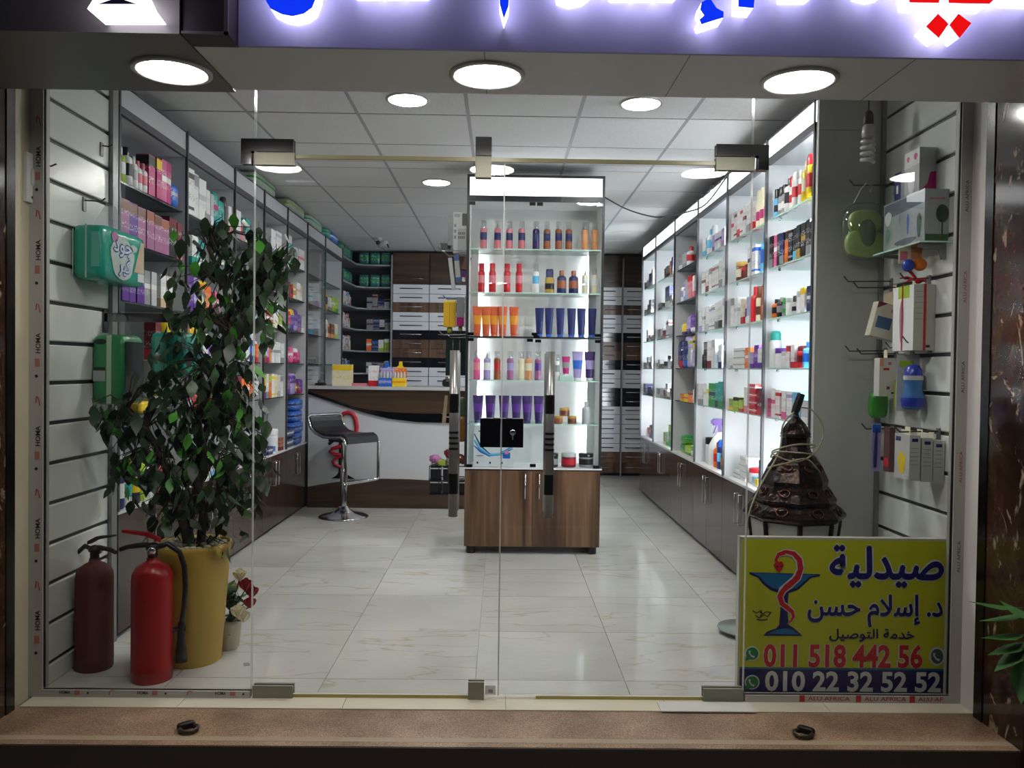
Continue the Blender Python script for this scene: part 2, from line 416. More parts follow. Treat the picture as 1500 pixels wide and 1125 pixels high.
# canopy: aluminium composite box with soffit, fascia and the lit sign
CANG = M('grey_composite_panel', 'd2d0ce', 0.35)
CAND = M('dark_composite_panel', '6a6467', 0.4)
can = struct('trim_6', MB().box(-0.873, 3.2, 2.30, 2.652, 2.14, 2.62), CANG, 'grey shop canopy with downlights')
for x in (-0.06, 0.52, 1.16, 1.75): part('seam', MB().box(x - 0.0015, x + 0.0015, 2.30, 2.65, 2.1392, 2.14), M('panel_seam', '777574', 0.4), can)
can2 = struct('trim_7', MB().box(-3.2, -0.875, 2.205, 2.668, 2.136, 2.62), CAND, 'dark canopy box over the left side')
FASC = M('lavender_fascia', '8f8bbb', 0.42)
struct('trim_8', MB().box(-0.745, 3.2, 2.288, 2.3, 2.1395, 2.62), FASC, 'lavender sign board over the shop')
bx = struct('trim_9', MB().box(-0.872, -0.747, 2.215, 2.3, 2.139, 2.62), M('sign_divider', '2b242c', 0.4))
part('bead', MB().box(-0.758, -0.747, 2.209, 2.215, 2.139, 2.62), M('sign_divider_bead', '6a606a', 0.3), bx)
part('bead', MB().box(-0.872, -0.747, 2.209, 2.215, 2.139, 2.146), M('sign_divider_bead'), bx)
struct('wall_front_lintel', MB().box(-2.2, 2.2, 3.04, 3.08, 2.64, 2.9), M('wall_paint_grey'))
for i, x in enumerate((-1.955, -1.005, -0.055, 0.894, 1.845)):
    z = 2.136 if x < -0.9 else 2.14
    lab = ['', 'round canopy downlight left of the shop doors', 'round canopy downlight above the door handles', 'round canopy downlight above the yellow sign side', ''][i] or ('round canopy downlight past the %s marble pillar' % ('left' if i == 0 else 'right'))
    t = thing('canopy_light', lab, 'light', (x, 2.48, z), 0, 'round canopy downlights')
    part('frame', MB().lathe([(0.116, 0.0), (0.116, -0.006), (0.102, -0.009), (0.098, -0.004), (0.098, 0.0)], 32, cap=False), M('lamp_ring', 'b9b8b6', 0.3, 0.3), t)
    part('diffuser', MB().lathe([(0.0005, -0.005), (0.099, -0.005), (0.099, -0.0005), (0.0005, -0.0005)], 32, smooth=False), SOFFM, t)
for i, (x, y) in enumerate([(-0.5, 4.2), (0.7, 4.2), (-0.5, 6.05), (0.45, 6.05)]):
    lab = ['round ceiling downlight near the window, left one', 'round ceiling downlight near the window, right one', 'round ceiling downlight left of the backlit display top', 'round ceiling downlight behind the backlit display top'][i]
    t = thing('ceiling_light', lab, 'light', (x, y, CEILZ), 0, 'round ceiling downlights')
    part('frame', MB().lathe([(0.112, 0.0), (0.112, -0.006), (0.098, -0.009), (0.095, -0.004), (0.095, 0.0)], 32, cap=False), M('lamp_ring'), t)
    part('diffuser', MB().lathe([(0.0005, -0.005), (0.096, -0.005), (0.096, -0.0005), (0.0005, -0.0005)], 32, smooth=False), LAMPM, t)

# lit sign letters: each a thing standing off the fascia, cut by the top of the picture
GLOWW = M('letter_side_glow', 'ffffff', 0.5, emit='f4f2ff', es=SIGN)
GLOWB = M('letter_blue_face', '0a2fd0', 0.4, emit='0a30e8', es=1.1)
GLOWR = M('letter_red_face', 'd01010', 0.4, emit='e80c0c', es=1.0)
def letter(name, pts, mface, label, y0=2.215, y1=2.28):
    W = [at(px, py, Y=y0) for px, py in pts]; q = [(p.x, p.z) for p in W]
    if sum(a[0] * b[1] - b[0] * a[1] for a, b in zip(q, q[1:] + q[:1])) < 0: q.reverse()
    cx_, cz_ = sum(p[0] for p in q) / len(q), sum(p[1] for p in q) / len(q)
    t = thing(name, label, 'sign', (cx_, y1, cz_), 0, 'lit letters of the shop sign')
    part('casing', MB().prism(q, 1, y0 + 0.004, y1), GLOWW, t, True)
    n = len(q); part('face', MB().prism(q, 1, y0, y0 + 0.004), mface, t, True)
    part('stud', MB().box(cx_ - 0.006, cx_ + 0.006, y1, 2.2885, cz_ + 0.01, cz_ + 0.022), ALU, t, True)
letter('sign_letter', [(384, -60), (386, -5), (396, 12), (412, 20), (428, 23), (445, 19), (457, 10), (464, -8), (472, -60), (455, -60), (449, -32), (427, -18), (405, -30), (400, -60)], GLOWB, 'blue bowl-shaped letter at the left end of the lavender sign')
for i, (a, b) in enumerate(((514, 556), (559, 588), (591, 628))):
    letter('sign_letter', [(a, -60), (a, -17), (a + 4, -15), (b - 4, -15), (b, -18), (b, -60)], GLOWB, 'lit letter tooth, %s of three beside the blue bowl letter' % ORD[i])
letter('sign_letter', [(730, -60), (732, 5), (738, 27), (745, 8), (748, -60)], GLOWB, 'pointed blue letter tail above the middle of the doors')
letter('sign_letter', [(813, -60), (817, -8), (835, -2), (855, -6), (870, -18), (878, -60)], GLOWB, 'white rimmed letter curve right of the pointed blue tail')
for i, (a, b) in enumerate(((895, 929), (932, 962), (966, 996))):
    letter('sign_letter', [(a, -60), (a, -15), (a + 3, -12), (b - 3, -12), (b, -15), (b, -60)], GLOWB, 'lit letter tooth, %s of three left of the blue hamza' % ORD[i])
letter('sign_mark', [(1028, 3), (1040, -3), (1050, 12), (1060, 17), (1060, 25), (1050, 28), (1037, 32), (1028, 35), (1025, 28), (1032, 22), (1026, 13)], GLOWB, 'small blue hamza mark hanging lowest of the blue letters')
letter('sign_letter', [(1083, -60), (1082, 9), (1104, 11), (1112, -60)], GLOWB, 'blue upright letter foot right of the hamza')
letter('sign_letter', [(1146, -60), (1150, -9), (1190, -9), (1204, -20), (1206, -60)], GLOWB, 'lit letter base between the blue foot and red letters')
letter('sign_letter', [(1253, -60), (1262, -14), (1282, -9), (1297, -12), (1305, -60)], GLOWR, 'small lit letter curve left of the red letters')
letter('sign_letter', [(1325, -60), (1333, 3), (1376, 4), (1382, -60)], GLOWR, 'red letter stroke above left red dot')
letter('sign_letter', [(1386, -60), (1390, 4), (1450, 5), (1464, -8), (1468, -60)], GLOWR, 'red letter stroke above right red dot')
letter('sign_mark', [(1374, 20), (1390, 35), (1376, 55), (1357, 38)], GLOWR, 'left one of the two red diamond dots')
letter('sign_mark', [(1404, 20), (1423, 34), (1406, 55), (1391, 36)], GLOWR, 'right one of the two red diamond dots')
letter('sign_letter', [(1478, -60), (1482, -4), (1535, -2), (1535, -60)], GLOWR, 'lit letter base at the right end of the sign')
q = [at(px, py, Y=2.10) for px, py in ((128, 13), (140, -6), (150, -30), (196, -30), (207, -6), (221, 13))]
t = thing('sign_letter', 'white glowing wedge letter on the dark left canopy', 'sign', (q[0].x + 0.05, 2.2, q[0].z), 0)
part('casing', MB().prism([(p.x, p.z) for p in q], 1, 2.105, 2.195), M('wedge_glow', 'ffffff', 0.5, emit='f8f6ff', es=5), t, True)
part('face', MB().prism([(p.x, p.z) for p in q], 1, 2.099, 2.105), M('wedge_face', 'ffffff', 0.5, emit='f8f6ff', es=3), t, True)
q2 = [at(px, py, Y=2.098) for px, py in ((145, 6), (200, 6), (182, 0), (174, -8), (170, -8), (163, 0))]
part('notch', MB().prism([(p.x, p.z) for p in q2], 1, 2.096, 2.099), M('wedge_notch', '5b5a86', 0.5), t, True)  # dark triangular notch drawn on the wedge face
part('stud', MB().box(q[0].x + 0.05, q[0].x + 0.06, 2.195, 2.2055, q[0].z + 0.02, q[0].z + 0.03), ALU, t, True)

# ------------------------------------------------------------------ shop window and doors
G0, G1 = GY - 0.005, GY + 0.005
gx = [-1.705, -0.932, 0.936, 1.715]
ROWT = M('printed_tape_profile', 'a9a7a2', 0.45)
INK = M('tape_ink_black', '1c1a1c', 0.6); INKR = M('tape_ink_red', 'a3262a', 0.6)
fr_fn = lambda y: (lambda u, v, d: (u, y - d, v))
def side_window(name, xa, xb, pxa, pxb, left):
    r = struct(name, MB().glassbox(xa, xb, G0, G1, 0.014, CEILZ, 1), [GLASS, WEDGE])
    fr = part('frame', MB().box(pxa, pxb, GY - 0.02, GY + 0.025, 0.0, CEILZ), ROWT, r)
    fb = part('frame', MB().box(xa, xb, GY - 0.02, GY + 0.012, -0.006, 0.026), ROWT, r)
    part('gasket', MB().box(xa, xb, GY - 0.012, GY - 0.005, 0.026, 0.0285), BLACK, r)
    g0, g1 = (pxb, pxb + 0.005) if left else (pxa - 0.005, pxa)
    part('gasket', MB().box(g0, g1, GY - 0.012, GY - 0.005, 0.035, CEILZ), BLACK, r)
    return r, fr, fb
w1, f1, fb1 = side_window('window_1', gx[0], gx[1], -1.757, -1.705, True)
w2, f2, fb2 = side_window('window_2', gx[2], gx[3], 1.715, 1.757, False)
w3 = struct('window_3', MB().glassbox(gx[1] + 0.006, gx[2] - 0.006, G0, G1, 2.038, CEILZ, 1), [GLASS, WEDGE])
part('rail', MB().box(gx[1] + 0.006, gx[2] - 0.006, GY - 0.008, GY + 0.008, 2.024, 2.038), M('yellowed_edge_seal', 'b5ad86', 0.25), w3)
# tape print: word, red block, dot and hook, repeated up the frames and along the sill
vfn = lambda xc: (lambda u, v, d: (xc - v, GY - 0.02 - d, u))
for k in range(6):
    z = 0.25 + k * 0.345
    part('lettering', text_mb('HOMA', vfn(-1.722), z, z + 0.075, -0.009, 0.009, 0.0008, 0.02), INK, f1)
    part('lettering', MB().box(-1.734, -1.716, GY - 0.0208, GY - 0.02, z - 0.05, z - 0.02), M('tape_ink_pink', 'a86a64', 0.6), f1)
    part('lettering', MB().lathe([(0.006, 0), (0.006, 0.0008)], 10).move(Matrix.Translation((-1.728, GY - 0.02, z - 0.085)) @ Matrix.Rotation(PI / 2, 4, 'X')), INK, f1)
    part('lettering', MB().tube([(-1.730, GY - 0.0202, z + 0.16), (-1.727, GY - 0.0202, z + 0.185), (-1.720, GY - 0.0202, z + 0.18), (-1.714, GY - 0.0202, z + 0.15)], 0.0018, 5), INKR, f1)
hfn = fr_fn(GY - 0.02)
for k in range(3):
    x = -1.66 + k * 0.29
    part('lettering', text_mb('HOMA', hfn, x + 0.02, x + 0.06, 0.012, 0.024, 0.0008, 0.02), INK, fb1)
    part('lettering', MB().box(x + 0.075, x + 0.095, GY - 0.0208, GY - 0.02, 0.010, 0.026), M('tape_ink_pink'), fb1)
    part('lettering', MB().lathe([(0.004, 0), (0.004, 0.0008)], 10).move(Matrix.Translation((x + 0.125, GY - 0.02, 0.016)) @ Matrix.Rotation(PI / 2, 4, 'X')), INK, fb1)
    if k < 2: part('lettering', MB().tube([(x + 0.205, GY - 0.0202, 0.010), (x + 0.207, GY - 0.0202, 0.022), (x + 0.215, GY - 0.0202, 0.027), (x + 0.225, GY - 0.0202, 0.025)], 0.0015, 5), INKR, fb1)
for k, (a, b) in enumerate(((1.155, 1.345), (1.37, 1.56), (1.575, 1.70))):
    s_ = 'ALU AFRICA' if k < 2 else 'ALU AF'
    part('lettering', text_mb(s_, hfn, a + 0.02, b - 0.01, 0.008, 0.024, 0.0008, 0.01), INKR, fb2)
    part('lettering', MB().box(a - 0.012, a + 0.008, GY - 0.0208, GY - 0.02, 0.003, 0.028), INKR, fb2)
for k in range(5):
    z = 0.5 + k * 0.34
    part('lettering', text_mb('ALU AFRICA', vfn(1.738), z, z + 0.12, -0.006, 0.006, 0.0008, 0.0), INKR if k % 2 else INK, f2)
# doors
def door(name, xa, xb, hx, lock):
    d = struct(name, MB().glassbox(xa, xb, G0, G1, 0.012, 2.018, 1), [GLASS, WEDGE])
    part('seal', MB().box(xa + 0.14, xb - 0.06, GY - 0.006, GY + 0.006, -0.002, 0.011), M('yellowed_edge_seal2', 'a89a50', 0.35), d)
    h = MB(); hy = GY - 0.055
    h.lathe([(0.0, 0.700), (0.0175, 0.700), (0.0175, 1.315), (0.0, 1.315)], 20, c=(hx, hy, 0))
    hp = part('handle', h, STEEL, d)
    for a, b in ((0.785, 0.86), (1.085, 1.155)):
        part('band', MB().lathe([(0.018, a), (0.018, b)], 20, c=(hx, hy, 0)), BLACK, hp)
    for zz in (0.948, 0.968, 0.988, 1.008): part('band', MB().lathe([(0.0185, zz), (0.0185, zz + 0.008)], 20, c=(hx, hy, 0)), BLACK, hp)
    for zz in (0.82, 1.2): part('mount', MB().tube([(hx, hy, zz), (hx, GY - 0.005, zz)], 0.010, 10), STEEL, hp)
    h2 = MB().lathe([(0.0, 0.705), (0.0165, 0.705), (0.0165, 1.31), (0.0, 1.31)], 16, c=(hx, GY + 0.055, 0))
    hb = part('handle', h2, STEEL, d)
    for zz in (0.82, 1.2): part('mount', MB().tube([(hx, GY + 0.055, zz), (hx, GY + 0.005, zz)], 0.010, 10), STEEL, hb)
    lx0, lx1 = lock
    lb = part('lock', MB().box(lx0, lx1, GY - 0.022, GY + 0.022, 0.955, 1.063), BLACKG, d)
    if lx0 > 0:
        part('keyhole', MB().lathe([(0.0, 0), (0.012, 0), (0.012, 0.006), (0.004, 0.008), (0.0, 0.008)], 16).move(Matrix.Translation((lx0 + 0.04, GY - 0.022, 1.012)) @ Matrix.Rotation(PI / 2, 4, 'X')), CHROME, lb)
        part('key', MB().box(lx0 + 0.038, lx0 + 0.042, GY - 0.03, GY - 0.0305 + 0.008, 0.985, 1.012), STEEL, lb)
    return d
d1 = door('door_1', -0.928, -0.0015, -0.1745, (-0.078, -0.0015))
part('seal', MB().box(-0.0008, 0.0038, G0 - 0.001, G1 + 0.001, 0.012, 2.016), M('clear_door_seal', 'c2c6c4', 0.25), d1)
d2 = door('door_2', 0.0045, 0.932, 0.18, (0.004, 0.084))
def patch(parent, pts_dark, pts_light, y=GY):
    for pts, m in ((pts_dark, DSTEEL), (pts_light, M('scuffed_steel', '8d8c80', 0.5, 0.6))):
        if pts:
            part('fitting', MB().prism(pts, 1, y - 0.018, y - 0.005), m, parent); part('fitting', MB().prism(pts, 1, y + 0.005, y + 0.018), m, parent)
patch(w1, [(-0.978, 1.998), (-0.9405, 1.998), (-0.9405, 2.046), (-0.784, 2.046), (-0.784, 2.092), (-0.978, 2.092)], None)
patch(d1, None, [(-0.928, 1.996), (-0.780, 1.996), (-0.780, 2.042), (-0.928, 2.042)])
patch(w2, [(0.99, 2.006), (0.951, 2.006), (0.951, 2.058), (0.793, 2.058), (0.793, 2.10), (0.99, 2.10)][::-1], None)
patch(d2, None, [(0.793, 2.004), (0.938, 2.004), (0.938, 2.052), (0.793, 2.052)])
patch(w3, [(-0.108, 2.044), (-0.048, 2.044), (-0.048, 2.112), (-0.108, 2.112)], None)
patch(w3, None, [(-0.108, 1.962), (-0.048, 1.962), (-0.048, 2.040), (-0.108, 2.040)])
patch(d1, None, [(-0.922, -0.0), (-0.772, -0.0), (-0.772, 0.046), (-0.922, 0.046)])
patch(d1, None, [(-0.112, 0.0), (-0.052, 0.0), (-0.052, 0.066), (-0.112, 0.066)])
patch(d2, None, [(0.779, 0.0), (0.931, 0.0), (0.931, 0.048), (0.779, 0.048)])
stk = solo('paper_sticker', MB().box(-0.048, -0.008, G0 - 0.001, G0, 0.016, 0.05), M('paper_white', 'd9d9d4', 0.7), 'small white paper sticker low on the door glass', 'sticker', origin=(-0.028, G0, 0.016))
part('print', MB().box(-0.036, -0.018, G0 - 0.0016, G0 - 0.001, 0.022, 0.036), M('faint_print', '8a8d96', 0.7), stk, True)

# rings set in the step, wall switch
for i, (px, py) in enumerate(((276, 1070), (1177, 1077))):
    c = at(px, py, Z=-0.0034); sg = 1 if i == 0 else -1
    t = thing('shutter_ring', 'rusty shutter lock ring in the granite step, %s one' % ('left' if i == 0 else 'right'), 'ring', c, sg * 0.7)
    pts = [(-0.022 + 0.0, 0.018, 0.006), (-0.03, -0.005, 0.008), (-0.018, -0.03, 0.01), (0.0, -0.038, 0.01), (0.018, -0.03, 0.01), (0.03, -0.005, 0.008), (0.022, 0.018, 0.006)]
    part('ring', MB().tube(pts, 0.0075, 8), M('old_bronze', '4a4238', 0.45, 0.7), t)
    part('lug', MB().puff(0, 0.024, 0.010, 0.03, 0.013, 0.012, 4, 4), M('dark_iron', '1f1c1b', 0.5, 0.5), t)
sw = thing('wall_switch', 'white wall switch on the left window jamb', 'switch', (-1.757, 2.985, 1.98))
c0 = at(48, 262, X=-1.745)
sw.location = (-1.757, c0.y, c0.z)
part('plate', MB().box(0, 0.014, -0.04, 0.04, -0.09, 0.09), WHITEP, sw)
part('rocker', MB().puff(0.014, 0.0, 0.005, 0.008, 0.018, 0.032, 4, 4), M('switch_rocker', 'c9c9c4', 0.2), sw)
part('mark', MB().box(0.014, 0.0145, -0.012, 0.012, -0.075, -0.066), INK, sw)
# ================================================================== SHELVING
SZ = [2.08, 1.812, 1.54, 1.272, 1.008, 0.585]     # shelf levels, top to bottom
SHELFN = ['top', 'second', 'third', 'fourth', 'fifth', 'bottom']
BASEZ = 0.58
EDGE = M('dark_edge_strip', '4c4d50', 0.35, 0.4)
SIDEP = M('shelving_side_panel', 'cbcdd1', 0.4)
BACKP = M('shelving_back_panel', 'd6d8db', 0.45)
def unit(side, y0, y1, lit, label, glassdoor=False, first=False):
    fx, bk = (1.43, 1.755) if side > 0 else (-1.72, -2.06)
    sg = 1 if side > 0 else -1
    t = thing('shelf_unit', label, 'shelving', ((fx + bk) / 2, (y0 + y1) / 2, 0), 0, 'shelving bays along the %s wall' % ('right' if side > 0 else 'left'))
    def B(xa, xb, *r):
        a, b = sorted((xa, xb)); return MB().box(a, b, *r)
    P = lambda n, mb, m, par=None: part(n, mb, m, par or t, True)
    i = lambda d: fx + sg * d              # d metres behind the front
    P('back_panel', B(bk - sg * 0.012, bk, y0, y1, BASEZ, 2.52), BACKP)
    P('side_panel', B(i(0.006), bk - sg * 0.012, y1 - 0.018, y1, BASEZ, 2.52), SIDEP)
    P('edge_strip', B(i(-0.008), i(0.006), y1 - 0.018, y1, BASEZ, 2.512), EDGE)
    if first:
        P('side_panel', B(i(0.006), bk - sg * 0.012, y0, y0 + 0.018, BASEZ, 2.52), SIDEP)
        P('edge_strip', B(i(0.0), i(0.006), y0, y0 + 0.018, BASEZ, 2.51), EDGE)
    P('top_panel', B(i(0.012), bk - sg * 0.012, y0, y1 - 0.018, 2.505, 2.52), SIDEP)
    P('top_panel', B(i(0.02), bk - sg * 0.012, y0, y1 - 0.018, 2.372, 2.384), SIDEP)
    P('header_panel', B(i(0.003), i(0.011), y0, y1 - 0.018, 2.406, 2.503), HEADM if side > 0 else LGREY)
    P('header_rail', B(i(-0.002), i(0.016), y0, y1 - 0.018, 2.370, 2.406), DRAIL)
    P('header_rail', B(i(-0.002), i(0.012), y0, y1, 2.503, 2.511), DRAIL)
    P('bottom_panel', B(i(0.0), bk - sg * 0.012, y0, y1 - 0.018, BASEZ - 0.012, BASEZ + 0.003), WLAM)
    ya, yb = (y0 + 0.018 if first else y0) + 0.002, y1 - 0.02
    for k, z in enumerate(SZ[:-1]):
        x0, x1 = sorted((i(0.018), bk - sg * 0.014))
        P('shelf', MB().glassbox(x0, x1, ya, yb, z - 0.008, z, 2), [GSHELF if lit else GUNLIT, GEDGE if lit else M('unlit_glass_edge', '3f4a48', 0.2)])  # bays without LEDs: shade painted into the glass and edge colours
        if lit and y0 < 5.9:
            for yy in (ya + 0.07, yb - 0.07): P('shelf_support', MB().lathe([(0.0, -0.02), (0.008, -0.02), (0.008, -0.008), (0.0, -0.008)], 8, c=(i(0.05), yy, z)), CHROME)
    if lit:
        P('led_strip', B(i(0.03), i(0.05), y0 + (0.02 if first else 0.002), y0 + (0.026 if first else 0.008), BASEZ + 0.02, 2.36), LEDM)
        P('led_strip', B(bk - sg * 0.02, bk - sg * 0.04, y0 + (0.02 if first else 0.002), y0 + (0.026 if first else 0.008), BASEZ + 0.02, 2.36), LEDM)
    P('cabinet', B(i(0.02), bk, y0, y1, 0.05, BASEZ - 0.013), WOODD)
    P('plinth', B(i(0.03), bk, y0, y1, 0.0, 0.05), BLACK)
    ym = (y0 + y1) / 2
    for a, b, hy in ((y0 + 0.002, ym - 0.0015, ym - 0.04), (ym + 0.0015, y1 - 0.002, ym + 0.04)):
        d = P('door', B(i(0.0), i(0.018), a, b, 0.03, BASEZ - 0.014), WOODD)
        if not (side < 0 and y0 > 7.1): P('handle', MB().tube([(i(0.0), hy, 0.34), (i(-0.02), hy, 0.34), (i(-0.02), hy, 0.52), (i(0.0), hy, 0.52)], 0.0036, 6), CHROME, d)
    if glassdoor:
        x0, x1 = sorted((i(-0.006), i(-0.001)))
        P('glass_door', MB().glassbox(x0, x1, y0 + 0.01, y1 - 0.03, 1.09, 2.36, 0), [GLASS, M('door_glass_edge', '7f9a94', 0.2)])
    return t
RB = [3.75, 4.43, 5.20, 5.98, 6.78, 7.62, 8.32]
RNAME = ['first lit right bay', 'second lit right bay', 'third lit right bay', 'unlit right bay', 'fourth lit right bay', 'farthest lit right bay']
for k in range(6):
    unit(1, RB[k], RB[k + 1], k != 3, ['backlit white shelving bay beside the lantern on the right wall', 'second backlit shelving bay from the window on the right', 'third backlit shelving bay from the window on the right', 'unlit dark shelving bay among the backlit right ones', 'backlit right shelving bay just past the unlit one', 'farthest backlit shelving bay on the right wall'][k], first=(k == 0))
LB = [3.67, 4.455, 5.247, 5.891, 6.527, 7.19, 7.91, 8.75]
LNAME = ['first left bay', 'second left bay', 'third left bay', 'fourth left bay', 'fifth left bay', 'sixth left bay', 'seventh left bay']
LLAB = ['grey shelving bay nearest the window on the left wall', 'second grey shelving bay from window, behind the tree', 'third grey shelving bay on left, behind the tree', 'fourth grey shelving bay from window on the left wall', 'grey left shelving bay just before the counter', 'glass-doored display bay at the left end of the counter', 'grey left shelving bay behind the counter end']
for k in range(7): unit(-1, LB[k], LB[k + 1], False, LLAB[k], glassdoor=(k == 5), first=(k == 0))

# corner shelving with the left and back runs of boards
CZ = [2.45, 2.19, 1.94, 1.69, 1.44, 1.18]
t = thing('corner_shelving', 'dark corner shelving between left bays and back drawers', 'shelving', (-1.7, 9.5, 0))
DARKP = M('dark_laminate', '3a3a3e', 0.4)
part('back_panel', MB().box(-2.06, -2.04, 8.76, 9.88, 0.05, 2.6), DARKP, t, True)
part('back_panel', MB().box(-2.04, -1.31, 9.86, 9.88, 0.05, 2.6), DARKP, t, True)
for z in CZ + [0.85]:
    part('shelf', MB().prism([(-2.04, 8.76), (-1.72, 8.76), (-1.70, 9.45), (-1.62, 9.56), (-1.31, 9.56), (-1.31, 9.86), (-2.04, 9.86)], 2, z - 0.018, z), [M('pale_board_edge', '8f9296', 0.4)], t, True)
part('base', MB().box(-2.04, -1.31, 8.76, 9.86, 0.0, 0.06), BLACK, t, True)
part('post', MB().box(-1.308, -1.290, 9.53, 9.56, 0.0, 2.56), M('pale_post', 'a9abb0', 0.35, 0.5), t, True)

# back wall of drawers
DZ = [2.225, 2.113, 2.012, 1.90, 1.79, 1.687, 1.579, 1.472, 1.366, 1.254, 1.146, 1.037, 0.931, 0.822, 0.726, 0.613, 0.5, 0.384, 0.284, 0.16, 0.035]
DC = 'WWBWWKBBKWWKKWWWWWBB'
DBROWN = wood('drawer_walnut', 2, '33221a', '543c2f', '7a5c47', 0.3)
DWHITE = M('drawer_white', 'e4e6ee', 0.3); DBLACK = M('drawer_black', '15151d', 0.12)
def drawers(x0, x1, label, open_=None):
    t = thing('drawer_cabinet', label, 'cabinet', ((x0 + x1) / 2, 9.7, 0), 0, 'medicine drawer cabinets on the back wall')
    part('body', MB().box(x0, x1, 9.575, 9.88, 0.02, 2.6), BLACK, t, True)
    d = part('door', MB().box(x0 + 0.002, x1 - 0.002, 9.555, 9.574, 2.228, 2.59), WOODH, t, True)
    xm = (x0 + x1) / 2
    part('handle', MB().tube([(xm - 0.0, 9.555, 2.29), (xm, 9.535, 2.29), (xm + 0.15, 9.535, 2.29), (xm + 0.15, 9.555, 2.29)], 0.004, 6), CHROME, d, True)
    for a, b, c in zip(DZ[1:], DZ[:-1], DC):
        dr = part('drawer', MB().box(x0 + 0.002, x1 - 0.002, 9.555, 9.574, a + 0.003, b - 0.003), {'W': DWHITE, 'B': DBROWN, 'K': DBLACK}[c], t, True)
        z = (a + b) / 2 + 0.005; hw = 0.13
        part('handle', MB().tube([(xm - hw, 9.555, z), (xm - hw + 0.01, 9.53, z), (xm + hw - 0.01, 9.53, z), (xm + hw, 9.555, z)], 0.006, 6), DSTEEL if c == 'W' else CHROME, dr, True)
    return t
dn = ['white and walnut drawer cabinet beside the corner shelving', 'second drawer cabinet from corner shelving, behind hanging yellow box', 'third drawer cabinet from the corner shelving, behind the display', 'fourth drawer cabinet from the corner shelving, behind the display', 'fifth drawer cabinet from the corner shelving, behind the display',
      'white and walnut drawer cabinet just right of the central display', 'drawer cabinet half hidden by the backlit right shelving']
dx = [-1.288, -0.86, -0.39, 0.07, 0.53, 0.985, 1.415, 1.775]
for k in range(7):
    drawers(dx[k] + 0.002, dx[k + 1] - (0.002 if k != 5 else 0.012), dn[k])
    if k == 5:
        o = solo('upright_post', MB().box(1.405, 1.420, 9.53, 9.57, 0.0, 2.56), M('pale_post'), 'thin aluminium upright between the two right drawer cabinets', 'post', origin=(1.41, 9.55, 0))

# ------------------------------------------------------------------ counter
ct = thing('counter', 'white and walnut sales counter with sweeping black curve', 'counter', (-0.75, 7.45, 0))
CX0, CX1, CY = -1.706, 0.25, 7.2
def cz(px, py): p = at(px, py, Y=CY); return (p.x, p.z)
cu = [cz(455, 577), cz(485, 588), cz(514, 598), cz(540, 606), cz(570, 613), cz(610, 618), cz(656, 619.5)]
cu2 = [cz(455, 573), cz(485, 584), cz(514, 594), cz(540, 600), cz(570, 603.5), cz(610, 605.5), cz(656, 606)]
cu[0] = (CX0, cu[0][1]); cu2[0] = (CX0, cu2[0][1])
cu.append((CX1, cu[-1][1] + 0.01)); cu2.append((CX1, cu2[-1][1] + 0.01))
pl = [cz(455, 713), cz(480, 708), cz(504, 704.5), cz(530, 702), cz(560, 701), cz(600, 702), cz(640, 704)]
pl[0] = (CX0, pl[0][1]); pl.append((CX1, pl[-1][1] - 0.03))
part('body', MB().box(CX0, CX1, CY + 0.012, CY + 0.55, 0.0, 1.045), WLAM, ct, True)
part('front_panel', MB().prism(pl + cu[::-1], 1, CY, CY + 0.011), M('counter_white', 'c9cbd0', 0.3), ct, True)
part('wood_panel', MB().prism(cu2 + [(CX1, 1.048), (CX0, 1.048)], 1, CY - 0.012, CY + 0.011), WOODH, ct, True)
part('curved_band', MB().prism(cu + cu2[::-1], 1, CY - 0.016, CY + 0.011), BLACKG, ct, True)
part('plinth', MB().prism([(CX0, 0.0), (CX1, 0.0)] + pl[::-1], 1, CY - 0.012, CY + 0.011), WOODH, ct, True)
part('countertop', MB().box(CX0, CX1 + 0.02, CY - 0.03, CY + 0.6, 1.05, 1.078), M('countertop', 'b9babd', 0.25), ct, True)
# red snake emblem on the counter front
sn = thing('snake_emblem', 'red snake and bowl emblem on the white counter front', 'emblem', (-1.4, CY, 0.5))
RED = M('emblem_red', 'b0182a', 0.35)
def ribbon(pts, w): return MB().tube([(p[0], CY - 0.006, p[1]) for p in pts], w, 6)
arch = [cz(498, 618), cz(500, 610), cz(504, 605.5), cz(510, 604), cz(517, 606.5), cz(521, 613), cz(523, 624), cz(522, 636)]
part('snake', ribbon(arch, 0.021), RED, sn, True)
coil = [cz(509, 650), cz(498, 654), cz(487, 657), cz(484, 661), cz(490, 665), cz(502, 667)]
part('snake', ribbon(coil, 0.018), RED, sn, True)
coil = [cz(502, 667), cz(492, 671), cz(488, 676), cz(491, 681), cz(499, 684)]
part('snake', ribbon(coil, 0.016), RED, sn, True)
part('stand', MB().prism([cz(485, 700.5), cz(520, 701.5), cz(512, 697), cz(502, 690), cz(500, 640), cz(497, 640), cz(496, 692), cz(492, 697)], 1, CY - 0.006, CY), BLACKG, sn, True)

